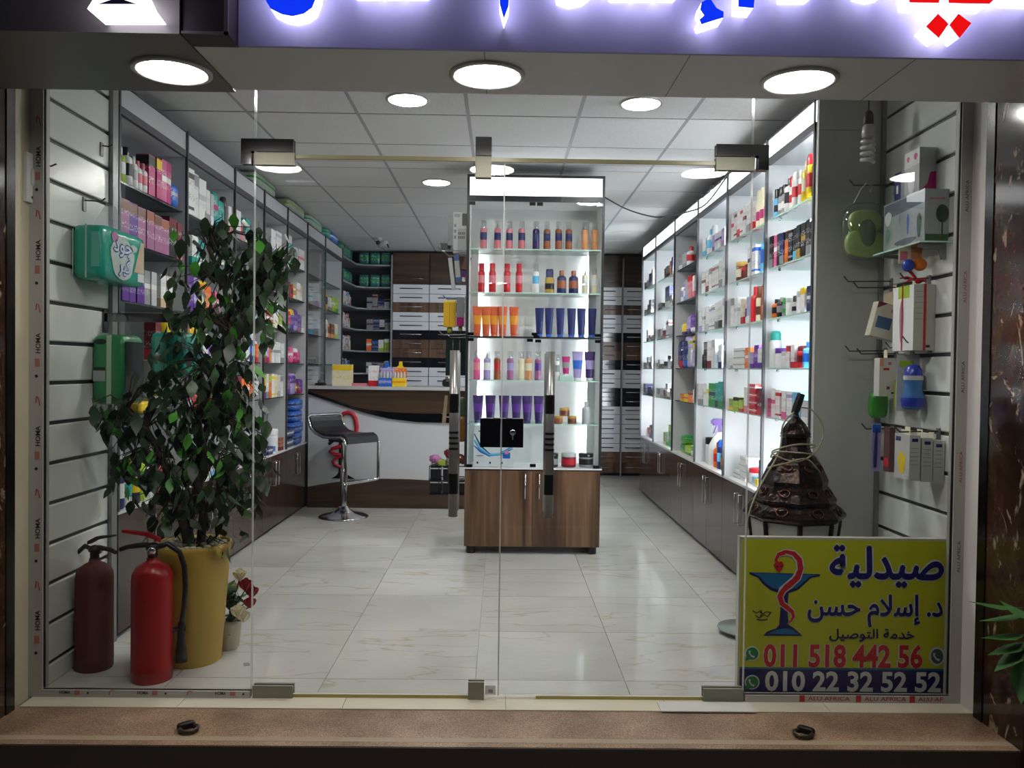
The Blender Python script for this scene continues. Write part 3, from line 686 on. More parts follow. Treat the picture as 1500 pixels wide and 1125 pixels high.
# ------------------------------------------------------------------ central backlit display
GX0, GX1, GF, GB = -0.245, 0.677, 5.45, 5.76
DFR = M('display_dark_frame', '232327', 0.3)
g = thing('display_cabinet', 'tall backlit white display cabinet with walnut base', 'cabinet', (0.215, 5.6, 0))
P = lambda n, mb, m, par=None, **k: part(n, mb, m, par or g, True, **k)
GBASE = wood('display_walnut', 2, '281a12', '4d3727', '7c5e45', 0.3)
P('cabinet', MB().box(GX0 + 0.004, GX1 - 0.004, GF + 0.012, GB + 0.25, 0.05, 0.575), GBASE)
xm = 0.2165
for a, b, hx in ((GX0 + 0.006, xm - 0.0015, xm - 0.05), (xm + 0.0015, GX1 - 0.006, xm + 0.045)):
    d = P('door', MB().box(a, b, GF - 0.008, GF + 0.012, 0.055, 0.565), GBASE)
    P('handle', MB().tube([(hx, GF - 0.008, 0.38), (hx, GF - 0.03, 0.38), (hx, GF - 0.03, 0.545), (hx, GF - 0.008, 0.545)], 0.005, 6), CHROME, d)
for x in (GX0 + 0.05, GX1 - 0.05):
    for y in (GF + 0.05, GB + 0.2): P('foot', MB().lathe([(0.03, 0.0), (0.03, 0.05)], 12, c=(x, y, 0)), BLACK)
P('base_panel', MB().box(GX0 - 0.004, GX1 + 0.004, GF - 0.01, GB + 0.26, 0.575, 0.585), WLAM)
WIN = M('display_white_interior', 'dfe2e2', 0.5)
P('back_panel', MB().box(GX0 + 0.02, GX1 - 0.02, GB - 0.012, GB, 0.585, 2.40), WIN)
for x0, x1 in ((GX0, GX0 + 0.018), (GX1 - 0.018, GX1)):
    P('side_panel', MB().box(x0, x1, GF, GB, 0.585, 2.535), DFR)
for x0, x1 in ((GX0 + 0.018, GX0 + 0.022), (GX1 - 0.022, GX1 - 0.018)):
    P('lining', MB().box(x0, x1, GF + 0.01, GB - 0.012, 0.587, 2.37), WIN)
for x0, x1 in ((GX0 + 0.022, GX0 + 0.075), (GX1 - 0.075, GX1 - 0.022)):
    P('column', MB().box(x0, x1, GB - 0.055, GB - 0.045, 0.587, 2.34), WIN)
    xa = (x1 if x0 < 0.2 else x0)
    P('led_strip', MB().box(xa - 0.012 if x0 < 0.2 else xa + 0.002, xa - 0.002 if x0 < 0.2 else xa + 0.012, GB - 0.044, GB - 0.040, 0.6, 2.04), GLEDM)
P('top_panel', MB().box(GX0 + 0.018, GX1 - 0.018, GF + 0.02, GB, 2.37, 2.385), WIN)
P('header_panel', MB().box(GX0 + 0.018, GX1 - 0.018, GF + 0.002, GF + 0.01, 2.405, 2.527), HEADM)
P('header_rail', MB().box(GX0, GX1, GF - 0.004, GF + 0.016, 2.368, 2.405), DFR)
P('header_rail', MB().box(GX0, GX1, GF - 0.004, GB, 2.527, 2.545), DFR)
P('rail', MB().box(GX0, GX1, GF - 0.004, GF + 0.02, 1.455, 1.467), DFR)
GSZ = [2.055, 1.763, 1.467, 1.174, 0.881, 0.587]
for z in GSZ[:-1]:
    P('shelf', MB().glassbox(GX0 + 0.02, GX1 - 0.02, GF + 0.012, GB - 0.057, z - 0.008, z, 2), [GSHELF, GEDGE])
for z0, z1 in ((0.59, 1.453), (1.469, 2.366)):
    for a, b in ((GX0 + 0.012, xm - 0.002), (xm + 0.002, GX1 - 0.012)):
        P('glass_door', MB().glassbox(a, b, GF - 0.001, GF + 0.004, z0, z1, 1), [GLASS, GEDGE])
for (x, z) in ((GX0 + 0.035, 2.352), (xm - 0.025, 2.352), (xm + 0.025, 2.352), (GX1 - 0.035, 2.352), (GX0 + 0.035, 1.48), (GX0 + 0.035, 1.442), (GX1 - 0.035, 1.48), (GX1 - 0.035, 1.44), (xm - 0.03, 1.442), (xm + 0.025, 1.438), (xm, 1.484), (xm + 0.012, 1.465), (xm, 0.602), (GX0 + 0.035, 0.596), (GX1 - 0.035, 0.596)):
    P('clip', MB().box(x - 0.02, x + 0.02, GF - 0.012, GF + 0.008, z - 0.01, z + 0.01), DSTEEL)
# ================================================================== GOODS
_proto = {}
def pm(col, rough=0.35): return M('pack_%s_%g' % (col, rough), col, rough)
def proto(kind, w_, h, d, base, acc, style):
    """meshes of one kind of pack: [(name, mesh)], first one is the thing's own mesh; front faces -Y, origin at the base centre"""
    k = (kind, w_, h, d, base, acc, style)
    if k in _proto: return _proto[k]
    r = w_ / 2; out = []
    if kind == 'C':
        out.append(('medicine_carton', MB().box(-w_ / 2, w_ / 2, -d / 2, d / 2, 0, h).mesh('carton', carton_mat(base, acc, style))))
    elif kind == 'B':      # bottle with cap
        hb = h * 0.78; sy = 0.75 if style == 1 else 1.0
        b = MB().lathe([(r * 0.9, 0), (r, 0.004), (r, hb * 0.3)], 14, 0, sy=sy); b.lathe([(r * 1.01, hb * 0.3), (r * 1.01, hb * 0.72)], 14, 1, sy=sy, cap=False)
        b.lathe([(r, hb * 0.72), (r, hb * 0.86), (r * 0.8, hb * 0.95), (r * 0.42, hb), (r * 0.42, hb + 0.004)], 14, 0, sy=sy)
        out.append(('lotion_bottle', b.mesh('bottle', [pm(base), pm(acc)])))
        out.append(('cap', MB().lathe([(r * 0.5, hb), (r * 0.5, h * 0.98), (r * 0.44, h), (0, h)], 12).mesh('cap', pm(acc, 0.3))))
    elif kind == 'D':      # dispenser bottle with flat shoulders, cap same width
        b = MB().lathe([(r, 0), (r, h * 0.62), (r * 0.94, h * 0.66)], 14, 0, sy=0.7)
        b.lathe([(r * 1.012, h * 0.18), (r * 1.012, h * 0.42)], 14, 1, sy=0.7, cap=False)
        out.append(('shampoo_bottle', b.mesh('bottle', [pm(base), pm(style if isinstance(style, str) else acc)])))
        out.append(('cap', MB().lathe([(r * 0.82, h * 0.665), (r * 0.8, h * 0.97), (r * 0.66, h), (0, h)], 14, sy=0.7).mesh('cap', pm(acc, 0.3))))
    elif kind == 'K':      # spray can
        b = MB().lathe([(r * 0.92, 0), (r, 0.005), (r, h * 0.25)], 16, 0); b.lathe([(r * 1.006, h * 0.25), (r * 1.006, h * 0.55)], 16, 1, cap=False); b.lathe([(r, h * 0.55), (r, h * 0.7), (r * 0.86, h * 0.745)], 16, 0)
        out.append(('spray_can', b.mesh('can', [pm(base), pm(style if isinstance(style, str) else acc)])))
        out.append(('cap', MB().lathe([(r * 0.88, h * 0.745), (r * 0.88, h * 0.92), (r * 0.7, h * 0.985), (r * 0.3, h), (0, h)], 16).mesh('cap', pm(acc, 0.3))))
    elif kind == 'T':      # tube standing on its cap
        cap = h * 0.1; b = MB(); n = 14; v = []
        for q in range(7):
            u = q / 6; z = cap + (h - cap) * u; rx = r * (0.72 + 0.28 * u); ry = r * 0.6 * (1 - u) ** 0.8 + 0.0012
            for k2 in range(n): a = 2 * PI * k2 / n; v.append((rx * math.cos(a), ry * math.sin(a), z))
        b.add(v, [(q * n + i, q * n + (i + 1) % n, (q + 1) * n + (i + 1) % n, (q + 1) * n + i) for q in range(6) for i in range(n)], 0, True)
        b.add(v[-n:], [tuple(range(n))], 0)
        for i in range(n * 2, n * 4):
            b.m[i] = 1
        out.append(('cream_tube', b.mesh('tube', [pm(base, 0.3), pm(acc, 0.3)])))
        out.append(('cap', MB().lathe([(r * 0.66, 0), (r * 0.66, cap), (0, cap)], 14, sy=0.85).mesh('cap', pm(style if isinstance(style, str) else base, 0.3))))
    elif kind == 'J':
        b = MB().lathe([(r * 0.93, 0), (r, 0.004), (r, h * 0.18)], 18, 0); b.lathe([(r * 1.006, h * 0.18), (r * 1.006, h * 0.6)], 18, 1, cap=False); b.lathe([(r, h * 0.6), (r, h * 0.7), (r * 0.9, h * 0.74)], 18, 0)
        out.append(('cream_jar', b.mesh('jar', [pm(base), pm(style if isinstance(style, str) else base)])))
        out.append(('lid', MB().lathe([(r * 1.02, h * 0.74), (r * 1.02, h * 0.97), (r * 0.97, h), (0, h)], 18).mesh('lid', pm(acc, 0.3))))
    elif kind == 'P':      # soft pack
        out.append(('soft_pack', MB().puff(0, 0, h / 2, w_ / 2, d / 2, h / 2, 7, 6, 0, 0.01).mesh('soft_pack', carton_mat(base, acc, style if isinstance(style, int) else 2))))
    elif kind == 'G':      # trigger spray
        b = MB().lathe([(r, 0), (r * 1.02, h * 0.1), (r, h * 0.45), (r * 0.6, h * 0.62), (r * 0.34, h * 0.68), (r * 0.34, h * 0.72)], 16, 0); b.lathe([(r * 1.03, h * 0.14), (r * 1.03, h * 0.36)], 16, 1, cap=False)
        out.append(('spray_bottle', b.mesh('bottle', [pm(base), pm(style if isinstance(style, str) else base)])))
        c = MB().box(-0.012, 0.012, -0.05, 0.025, h * 0.86, h); c.box(-0.009, 0.009, -0.012, 0.012, h * 0.72, h * 0.86); c.prism([(-0.03, h * 0.86), (-0.022, h * 0.86), (-0.038, h * 0.7), (-0.048, h * 0.68)], 0, -0.006, 0.006)
        c.box(-0.008, 0.008, -0.062, -0.05, h * 0.9, h * 0.98)
        out.append(('trigger', c.mesh('trigger', pm(acc, 0.3))))
    elif kind == 'M':      # body mist: slim bottle, pump, clear overcap
        hb = h * 0.74
        b = MB().lathe([(r * 0.9, 0), (r, 0.004), (r, hb * 0.12)], 16, 0); b.lathe([(r, hb * 0.12), (r, hb * 0.45)], 16, 0, cap=False); b.lathe([(r * 1.01, hb * 0.45), (r * 1.01, hb * 0.8)], 16, 1, cap=False)
        b.lathe([(r, hb * 0.8), (r, hb * 0.94), (r * 0.8, hb), (r * 0.4, hb * 1.02)], 16, 0)
        out.append(('body_mist', b.mesh('bottle', [pm(base, 0.2), pm(acc, 0.3)])))
        out.append(('pump', MB().lathe([(r * 0.34, hb * 1.02), (r * 0.34, hb * 1.12), (r * 0.2, hb * 1.12), (r * 0.2, hb * 1.22), (0, hb * 1.22)], 10).mesh('pump', pm('silver', 0.3))))
        if style != 9: out.append(('overcap', MB().lathe([(r * 0.8, hb * 1.01), (r * 0.8, h), (0, h)], 14, cap=False).mesh('overcap', CLEARP if not isinstance(style, str) else pm(style, 0.3))))
    _proto[k] = out; return out
KW = {'C': ('carton', 'box'), 'B': ('bottle', 'bottle'), 'D': ('shampoo bottle', 'bottle'), 'K': ('spray can', 'can'), 'T': ('tube', 'tube'), 'J': ('jar', 'jar'), 'P': ('soft pack', 'pack'), 'G': ('trigger spray bottle', 'bottle'), 'M': ('mist bottle', 'bottle')}
DEP = {'C': 0.8, 'P': 0.8}
def goods(kind, w_, h, base, acc, loc, rotz, label, group, style=0, d=None, name=None, parts=True):
    dd = d if d is not None else (min(0.12, max(0.035, w_ * 0.8)))
    pr = proto(kind, w_, h, round(dd, 3), base, acc, style)
    o = link(name or pr[0][0], pr[0][1], None, loc, (0, 0, rotz)); tag(o, label, KW[kind][1], group)
    for n, me in pr[1:]: link(n, me, o)
    return o
ACCW = {'C': 'print', 'B': 'cap', 'D': 'cap', 'K': 'cap', 'T': 'print', 'J': 'lid', 'P': 'print', 'G': 'trigger', 'M': 'label'}
def row(side, bay, sh, spec, start=0.03, gap=0.006, back=0.03, n0=0, sc=None):
    """goods of one shelf, left to right as seen from the aisle. spec: 'kind w h base acc [style] [*n] [^n]' in mm, ; separated; '_ w' is a gap"""
    z = (SZ[sh] if sh < 5 else BASEZ + 0.003)
    rnd = random.Random(bay * 31 + sh * 7 + (100 if side > 0 else 0))
    ylo, yhi = (RB[bay], RB[bay + 1]) if side > 0 else (LB[bay], LB[bay + 1])
    tot = 0.0
    for it in spec.split(';'):
        q = it.split()
        if q: tot += int(q[1]) / 1000 + (0 if q[0] == '_' else gap) ; tot += sum((int(e[1:]) - 1) * (int(q[1]) / 1000 + gap) for e in q[5:] if e[0] == '*')
    sc = sc or (max(0.8, min(1.9, (yhi - ylo - 0.05) / max(tot, 0.01))) if (side > 0 or bay >= 2) else 1.12)
    back = back if side > 0 and sh == 5 else (0.012 if side > 0 else 0.006)
    start = start if sc == 1.12 and side < 0 else 0.008
    t = start; pos = 0; fx = 1.43 if side > 0 else -1.72
    bn = (RNAME if side > 0 else LNAME)[bay]
    for it in spec.split(';'):
        q = it.split()
        if not q: continue
        if q[0] == '_': t += int(q[1]) / 1000 * min(sc, 1.3); continue
        n = 1; st = 0; stack = 1
        for e in q[5:]:
            if e[0] == '*': n = int(e[1:])
            elif e[0] == '^': stack = int(e[1:])
            else: st = int(e) if e.isdigit() else e
        kind, w_, h, base, acc = q[0], round(int(q[1]) / 1000 * (sc if q[0] in 'CP' else min(sc, 1.2)), 4), int(q[2]) / 1000, q[3], q[4]
        dd = min(0.13, max(0.035, w_ * 0.85)) if kind in 'CP' else w_
        for _ in range(n):
            al = t + w_ / 2; t += w_ + gap
            if al + w_ / 2 > (yhi - ylo) - 0.022: continue
            y = (yhi - 0.02 - al) if side > 0 else (ylo + 0.004 + al)
            x = fx + (1 if side > 0 else -1) * (back + dd / 2 + rnd.uniform(0, 0.008))
            pos += 1
            for s_ in range(stack):
                lv = '' if stack == 1 else ('lower ', 'upper ', 'topmost ')[s_] if stack <= 3 else ORD[s_] + ' lowest '
                if base == acc: dsc = '%s %s' % (base, KW[kind][0])
                else: dsc = '%s %s with %s %s' % (base, KW[kind][0], acc, ACCW[kind])
                lab = '%s%s, %s from left, %s shelf, %s' % (lv, dsc, ORD[n0 + pos - 1], SHELFN[sh], bn)
                goods(kind, w_, h, base, acc, (x, y, z + s_ * (h + 0.001)), (-PI / 2 if side > 0 else PI / 2) + rnd.uniform(-0.06, 0.06), lab, 'goods on the %s shelf of the %s' % (SHELFN[sh], bn), st, dd)
# right wall, bay by bay (left of each list is the far end)
row(1, 0, 0, '_ 20;D 44 150 sky black;D 46 150 grey black white *2;B 60 170 white black lime;D 52 165 white red;K 56 175 white white red *2;B 50 195 yellow cream;K 58 215 yellow red red;D 62 175 black navy')
row(1, 0, 1, 'C 48 170 black grey;C 48 165 pink white 2;C 48 165 black grey 2;C 50 160 navy grey;C 52 160 orange black 1;C 48 155 black grey 3;C 50 155 black sky;C 52 160 black gold;C 52 160 black gold 2;C 52 165 black grey;C 46 150 black silver')
row(1, 0, 2, '_ 30;B 52 100 orange black;B 56 105 black grey;D 40 95 grey green;J 60 90 white silver;D 60 95 silver black;J 64 110 white silver;C 64 120 white yellow 1;C 66 120 navy white 2', gap=0.012)
row(1, 0, 3, '_ 10;K 60 200 white teal white;J 78 105 white purple;J 70 85 white silver;C 56 115 white red 1;C 52 115 white red;K 54 110 red maroon;B 60 125 sky blue;D 56 110 blue navy', gap=0.014)
row(1, 0, 4, 'C 44 100 magenta pink;C 50 155 white pink 2;C 54 150 white red 3;C 50 145 white pink;C 54 145 white lavender 3;C 90 145 sky white 2;C 70 110 silver white')
row(1, 0, 5, '_ 420;C 70 120 white blue 1;C 70 130 white green')
row(1, 1, 0, '_ 15;C 42 165 white red 2;C 42 165 white maroon 3;C 42 170 white red;C 42 165 white red 3;C 42 165 white maroon 2;C 42 160 white grey;C 42 165 white red 0;D 56 215 cream cream magenta *2;D 58 225 cream white pink')
row(1, 1, 1, '_ 90;J 86 115 brown gold cream;J 62 70 maroon red;J 58 80 brown maroon;_ 20;C 56 165 white navy 2;C 60 170 white blue 3;B 80 235 sky blue 1;B 70 220 white sky 1')
row(1, 1, 2, '_ 20;C 44 175 white grey 1;C 62 170 white silver 2;T 46 140 white sky;C 44 150 cream red;B 46 155 white navy;C 40 150 lavender white;B 50 205 red red;D 58 200 cream brown;D 60 205 brown copper', gap=0.004)
row(1, 1, 3, '_ 20;C 60 60 white grey;C 120 40 white grey 2 ^3;_ 8;C 60 120 orange white 2;C 46 90 lavender purple;C 44 130 purple lavender 2;C 46 110 white purple')
row(1, 1, 4, '_ 30;C 60 70 olive yellow;C 60 85 lime black 1;C 70 70 lime red;C 46 150 white rose;_ 6;C 105 42 red white 2 ^4;C 70 150 maroon red')
row(1, 1, 5, '_ 30;C 120 22 white grey ^2;C 130 36 white silver 2 ^4;J 92 92 white red;C 55 50 sky white;C 50 46 yellow white;C 52 160 navy blue 3 *2;C 60 170 green white', back=0.05)
row(1, 2, 0, '_ 60;C 46 120 white sky;B 58 175 white sky;D 60 190 white silver sky;C 46 110 lavender purple;C 46 110 white purple 2 *2;C 60 115 lavender mauve')
row(1, 2, 1, '_ 45;C 58 150 white brown 2;C 46 155 white maroon;C 50 160 white grey 1;C 54 165 white red 3;C 50 165 white grey 3;C 52 180 white grey;C 56 190 white silver 2')
row(1, 2, 2, 'C 50 150 white lavender;C 50 165 white grey 2;C 58 170 white silver;C 50 160 white lavender 3;C 50 165 white grey 3;C 50 175 white grey 0;C 50 185 white black 0;C 54 195 white silver 1')
row(1, 2, 3, '_ 70;B 44 135 black black;C 60 185 black grey 1;C 56 190 white maroon;C 66 195 white silver 1;_ 10;B 60 160 white sky;C 50 150 white navy')
row(1, 2, 4, '_ 10;C 70 150 white grey;C 66 155 white silver 2;C 44 120 white yellow 1;C 90 160 green navy 2;C 56 165 teal navy;C 80 175 teal green')
row(1, 2, 5, '_ 40;J 70 190 white black;G 120 330 white purple white;B 62 175 orange red;K 62 200 navy blue sky;B 70 150 brown orange;C 60 190 navy blue', back=0.05)
row(1, 3, 0, '_ 60;C 60 120 grey white;C 60 110 silver grey;B 60 150 white red')
row(1, 3, 1, '_ 110;B 60 150 white lavender;B 56 140 lavender white;C 70 160 silver sky;C 90 175 rose red 1;C 50 160 white rose')
row(1, 3, 2, '_ 150;P 80 90 yellow purple;P 90 140 lavender purple;P 90 150 purple white')
row(1, 3, 3, '_ 60;P 130 225 navy red;P 130 225 navy blue;P 120 160 silver lavender;P 110 150 lavender silver', gap=0.02)
row(1, 3, 3, '')
row(1, 3, 4, '_ 150;C 90 60 orange yellow;C 90 60 yellow red 2;C 80 80 orange maroon 1;B 50 140 cream white')
row(1, 3, 5, '_ 30;P 140 70 green lime ^2;P 150 75 lime green;P 160 90 green white 4;P 120 70 blue yellow', back=0.05)
row(1, 4, 0, '_ 250;C 40 80 maroon grey;C 40 90 grey black *2;C 60 120 orange white 2;C 50 140 navy grey')
row(1, 4, 1, '_ 30;C 40 60 grey black *2;C 40 50 black grey;_ 60;C 130 180 navy white 0;C 60 90 grey white;B 40 60 maroon black')
row(1, 4, 2, '_ 20;C 50 90 grey silver *2;C 44 90 white grey;C 60 70 maroon rose;C 90 150 white maroon 3;C 50 100 silver grey *2')
row(1, 4, 3, '_ 20;C 40 50 grey white;C 40 80 silver grey;C 50 40 black grey;C 60 30 grey black;C 44 60 black silver *2;C 90 110 white black 1;C 50 60 grey black')
row(1, 4, 4, '_ 15;C 44 80 grey cream *2;C 44 75 silver grey *2;C 40 70 maroon grey;C 44 130 grey white 2;C 60 60 cream brown;C 60 90 navy grey')
row(1, 4, 5, '_ 170;C 60 110 olive cream;C 46 120 silver green;C 190 190 green lime 1;C 40 200 white green', back=0.05)
row(1, 5, 0, '_ 20;C 40 60 grey black;C 40 70 silver grey *2;C 50 120 navy grey;C 50 150 silver white')
row(1, 5, 1, '_ 20;C 40 50 grey silver *2;C 50 90 black grey;C 60 130 black silver')
row(1, 5, 2, '_ 150;C 40 110 white maroon;C 50 60 grey white;C 40 40 black grey;C 60 50 silver grey')
row(1, 5, 3, '_ 20;C 44 60 grey silver;C 40 50 silver grey;C 44 110 grey white;C 60 60 black grey;C 44 120 silver grey')
row(1, 5, 4, '_ 20;C 70 110 navy grey;C 50 40 grey navy;C 90 80 navy black;C 70 60 black navy')
row(1, 5, 5, '_ 60;C 70 90 rose white;C 60 120 red white 2;C 90 130 navy blue;C 80 120 white blue;C 80 130 navy white', back=0.05)
# left wall, bay by bay (left of each list is the near end)
row(-1, 0, 0, '_ 20;B 50 160 lime white;B 54 175 white black;B 42 150 white silver;B 42 140 white rose *2;C 66 195 magenta black 1;C 60 200 magenta yellow 1;C 52 210 magenta white 2 *2;P 90 120 blue silver 2', gap=0.004)
row(-1, 0, 1, 'C 74 190 mauve brown 1;C 74 190 purple brown 1;C 74 185 mauve brown 1;C 74 185 mauve copper 1;C 74 180 mauve brown 1;C 74 175 mauve copper 1;C 90 205 black maroon 1;C 56 190 maroon rose')
row(-1, 0, 2, '_ 10;C 66 140 purple black 1;C 66 140 purple lime 1;C 66 140 purple mauve 1;C 60 165 grey white 2;C 56 165 silver white 2;_ 35;C 62 165 white beige;C 62 165 white maroon')
row(-1, 0, 3, '_ 330;C 60 190 maroon red;C 50 140 blue navy;_ 10;P 90 200 yellow lime;P 80 190 olive yellow')
row(-1, 0, 4, '_ 200;P 120 60 yellow gold;C 70 80 grey navy;P 90 110 yellow lime')
row(-1, 0, 5, '_ 10;B 60 210 navy white;B 66 190 white teal;B 70 230 black yellow;B 70 260 lime green 1;B 60 200 white navy;C 50 220 red white 1;B 56 180 yellow black', back=0.05)
row(-1, 1, 0, 'C 70 250 white black 3;C 64 240 white grey 1;C 90 230 white silver 2;C 60 190 white grey;C 44 180 silver white;P 80 210 teal magenta 2;P 90 180 teal sky;K 44 220 black black;C 44 170 white rose')
row(-1, 1, 1, '_ 60;C 80 160 white teal;C 80 150 teal white')
row(-1, 1, 2, 'C 70 200 purple lavender 2;C 66 200 lavender purple;C 90 190 orange yellow 4;C 70 170 orange peach;_ 60;C 80 150 pink white 2')
row(-1, 1, 3, '_ 5;C 60 180 pink yellow 1;C 60 190 yellow gold;_ 90;C 70 160 white purple 0;C 70 140 purple white')
row(-1, 1, 4, 'P 90 170 magenta white;P 90 180 red rose 2;P 60 150 red white;_ 90;C 90 80 orange cream')
row(-1, 1, 5, '_ 60;C 70 120 white blue;_ 120;C 80 140 cream white;C 70 120 white sky', back=0.05)
row(-1, 2, 0, '_ 20;C 60 180 white grey;B 60 150 rose red;C 60 160 teal white')
row(-1, 2, 2, '_ 260;C 60 150 white lime;C 60 140 sky blue;C 70 160 lime white')
row(-1, 2, 3, '_ 230;C 80 170 white grey 3;B 56 215 navy blue;B 52 200 navy white;C 46 130 orange red;T 44 150 white white')
row(-1, 2, 4, '_ 60;C 50 160 maroon brown;C 50 150 orange yellow;C 60 150 orange white 2;C 60 160 orange red;C 60 130 white grey')
row(-1, 2, 5, '_ 330;C 110 50 black grey;C 70 60 silver white', back=0.05)
row(-1, 3, 0, '_ 160;C 80 195 white lavender;C 100 200 white silver 3;B 36 90 maroon red')
row(-1, 3, 1, '_ 60;B 70 215 blue white 1;C 70 165 lavender purple 3;C 60 150 purple lavender;C 70 140 rose cream 2')
row(-1, 3, 2, '_ 8;K 72 205 white magenta silver;C 90 120 red white 2 ;C 70 200 white cream;C 60 110 lime white')
row(-1, 3, 3, '_ 8;C 66 190 white red 0;C 50 150 lavender purple 0;B 62 170 orange orange;C 64 160 white grey 2 *3;C 60 155 white grey')
row(-1, 3, 4, 'C 60 170 yellow purple 0;C 60 180 white grey;C 54 175 orange lime 1;C 56 180 white yellow 3;C 60 175 cream yellow 3;C 60 170 white silver;C 60 165 white grey 1')
row(-1, 3, 5, 'B 60 170 lime navy;B 60 200 navy cream;C 90 60 navy white 2;C 70 50 blue white;J 100 175 white white;C 80 100 copper maroon', back=0.04)
row(-1, 4, 0, '_ 5;C 90 235 teal white 1;C 70 140 navy black;K 60 170 silver white silver;C 90 165 white rose 2')
row(-1, 4, 1, '_ 8;B 60 190 white red;K 50 110 brown brown;B 80 130 red maroon;B 50 120 cream gold;C 70 140 white beige 2;C 60 130 beige cream')
row(-1, 4, 2, '_ 5;P 90 160 red teal 0;P 80 180 purple yellow 1;P 90 185 purple lavender;P 60 150 purple mauve;C 70 140 silver white')
row(-1, 4, 3, '_ 8;P 60 130 magenta white 2;P 60 135 pink white 2;P 60 130 magenta white 1;P 60 110 pink magenta')
row(-1, 4, 4, '_ 5;P 100 170 purple mauve 2;P 90 180 purple lavender 4;P 70 110 maroon yellow 2;P 80 130 purple magenta')
row(-1, 4, 5, '_ 8;P 170 75 navy white 2 ^2;P 180 95 blue navy 2 ^4', back=0.06)
row(-1, 5, 1, '_ 60;C 90 120 silver sky 2;C 90 140 grey lavender;C 80 120 silver lavender')
row(-1, 5, 2, '_ 60;C 90 150 silver sky;C 100 130 grey sky 2;C 90 150 silver lavender 3')
row(-1, 5, 3, '_ 80;J 90 60 grey silver *3')
row(-1, 6, 1, '_ 60;B 110 220 gold black;C 80 130 white grey;C 90 150 lime white 2;C 70 140 lime green')
row(-1, 6, 2, '_ 30;B 70 130 gold brown;B 60 230 cream silver;B 80 190 peach brown;C 90 140 brown peach;C 70 150 cream lime')
row(-1, 6, 3, '_ 30;J 80 40 blue silver')
# two-pack towers in the unlit bay (yellow wing marked)
for k, (yy, zz) in enumerate(((6.10, 0), (6.10, 1), (6.36, 0), (6.36, 1))):
    goods('P', 0.24, 0.128, 'yellow' if k < 2 else 'lavender', 'navy' if k < 2 else 'lime', (1.53, yy, 1.272 + zz * 0.13), -PI / 2,
          '%s %s soft pack stacked on fourth shelf of unlit right bay' % (('lower', 'upper')[zz], 'yellow and navy' if k < 2 else 'lavender and lime'), 'stacked packs in the unlit bay', 2, 0.15)

# goods in the backlit display, read off the photograph shelf by shelf
GY0 = 5.53
def disp(sh, items):
    z = GSZ[sh]
    for i, (px, kind, wp, hp, base, acc, st, lab) in enumerate(items):
        zz = z + (0.0 if not isinstance(st, tuple) else st[1]); s_ = st[0] if isinstance(st, tuple) else st
        py = 541 - (zz - CAMZ) * 1190 / GY0
        x = at(px, py, Y=GY0).x
        goods(kind, wp / 215.0, hp / 215.0, base, acc, (x, GY0 + (i % 3) * 0.006, zz), 0, lab, 'goods on the %s shelf of the central display' % ORD[sh], s_, max(0.03, wp / 215.0 * 0.9) if kind != 'C' else 0.1)
n = lambda k: ORD[k]
disp(0, [(x, 'M', 10, 42, 'rose', 'navy', 0, 'pink mist bottle with dark label, %s from left on top display shelf' % n(i)) for i, x in enumerate((708, 728.5, 746, 764))] +
     [(785, 'M', 10, 42, 'plum', 'navy', 0, 'dark purple mist bottle right of the pink ones, top display shelf')] +
     [(x, 'M', 10, 42, 'copper', 'navy', 0, 'brown mist bottle with navy label, %s of three, top display shelf' % n(i)) for i, x in enumerate((801, 818, 833))] +
     [(x, 'M', 10, 42, 'peach', 'peach', 0, 'peach mist bottle on top display shelf, %s of two' % n(i)) for i, x in enumerate((856.5, 871))])
disp(1, [(x, 'M', 10, 43, 'red', 'rose', 'red', 'red mist bottle with red cap, %s from left, second display shelf' % n(i)) for i, x in enumerate((705, 721, 742.5, 760))] +
     [(784.5, 'M', 10, 43, 'white', 'sky', 0, 'clear pale blue mist bottle on second display shelf')] +
     [(805, 'D', 14, 36, 'gold', 'navy', 'black', 'golden shower gel bottle with navy cap, second display shelf')] +
     [(x, 'B', 14, 34, 'navy', 'copper', 'navy', 'navy bottle with copper neck, %s of two, second display shelf' % n(i)) for i, x in enumerate((822.5, 840))] +
     [(x, 'M', 9, 38, 'cream', 'white', 0, 'pale cream mist bottle at right of second display shelf, %s of two' % n(i)) for i, x in enumerate((857, 870.5))])
disp(2, [(x, 'T', 14, 44, 'coral', 'amber', 'coral', 'orange cream tube with yellow print, %s from left, third display shelf' % n(i)) for i, x in enumerate((699, 711.5, 723.5, 736, 752.5))] +
     [(x, 'T', 13, 43, 'navy', 'navy', 'blue', 'starry navy cream tube, %s of six, third display shelf' % n(i)) for i, x in enumerate((790, 804, 820.5, 837, 851.5, 867))])
disp(3, [(px, 'M', 10, 42, b, a, 0, '%s mist bottle, %s from left on fourth display shelf' % (nm, n(i))) for i, (px, b, a, nm) in enumerate(((698.5, 'pink', 'rose', 'pink'), (713, 'lavender', 'white', 'pale lavender'), (728, 'copper', 'red', 'red and orange'), (747, 'mauve', 'lavender', 'mauve'), (763, 'cream', 'cream', 'cream yellow'), (774, 'peach', 'cream', 'pale peach'), (788, 'mauve', 'purple', 'purple')))] +
     [(829, 'T', 12, 28, 'magenta', 'grey', ('white', 0.034), 'small magenta tube on the glass block, fourth display shelf'),
      (846, 'T', 16, 43, 'lavender', 'blue', 'white', 'blue and white cream tube, fourth display shelf'), (863.5, 'T', 16, 43, 'plum', 'lavender', 'white', 'dark purple and white tube, right end of fourth display shelf'),
      (816, 'M', 7, 38, 'white', 'grey', 0, 'clear slim bottle behind the right door handle, fourth display shelf')])
x = at(829, 554, Y=GY0).x
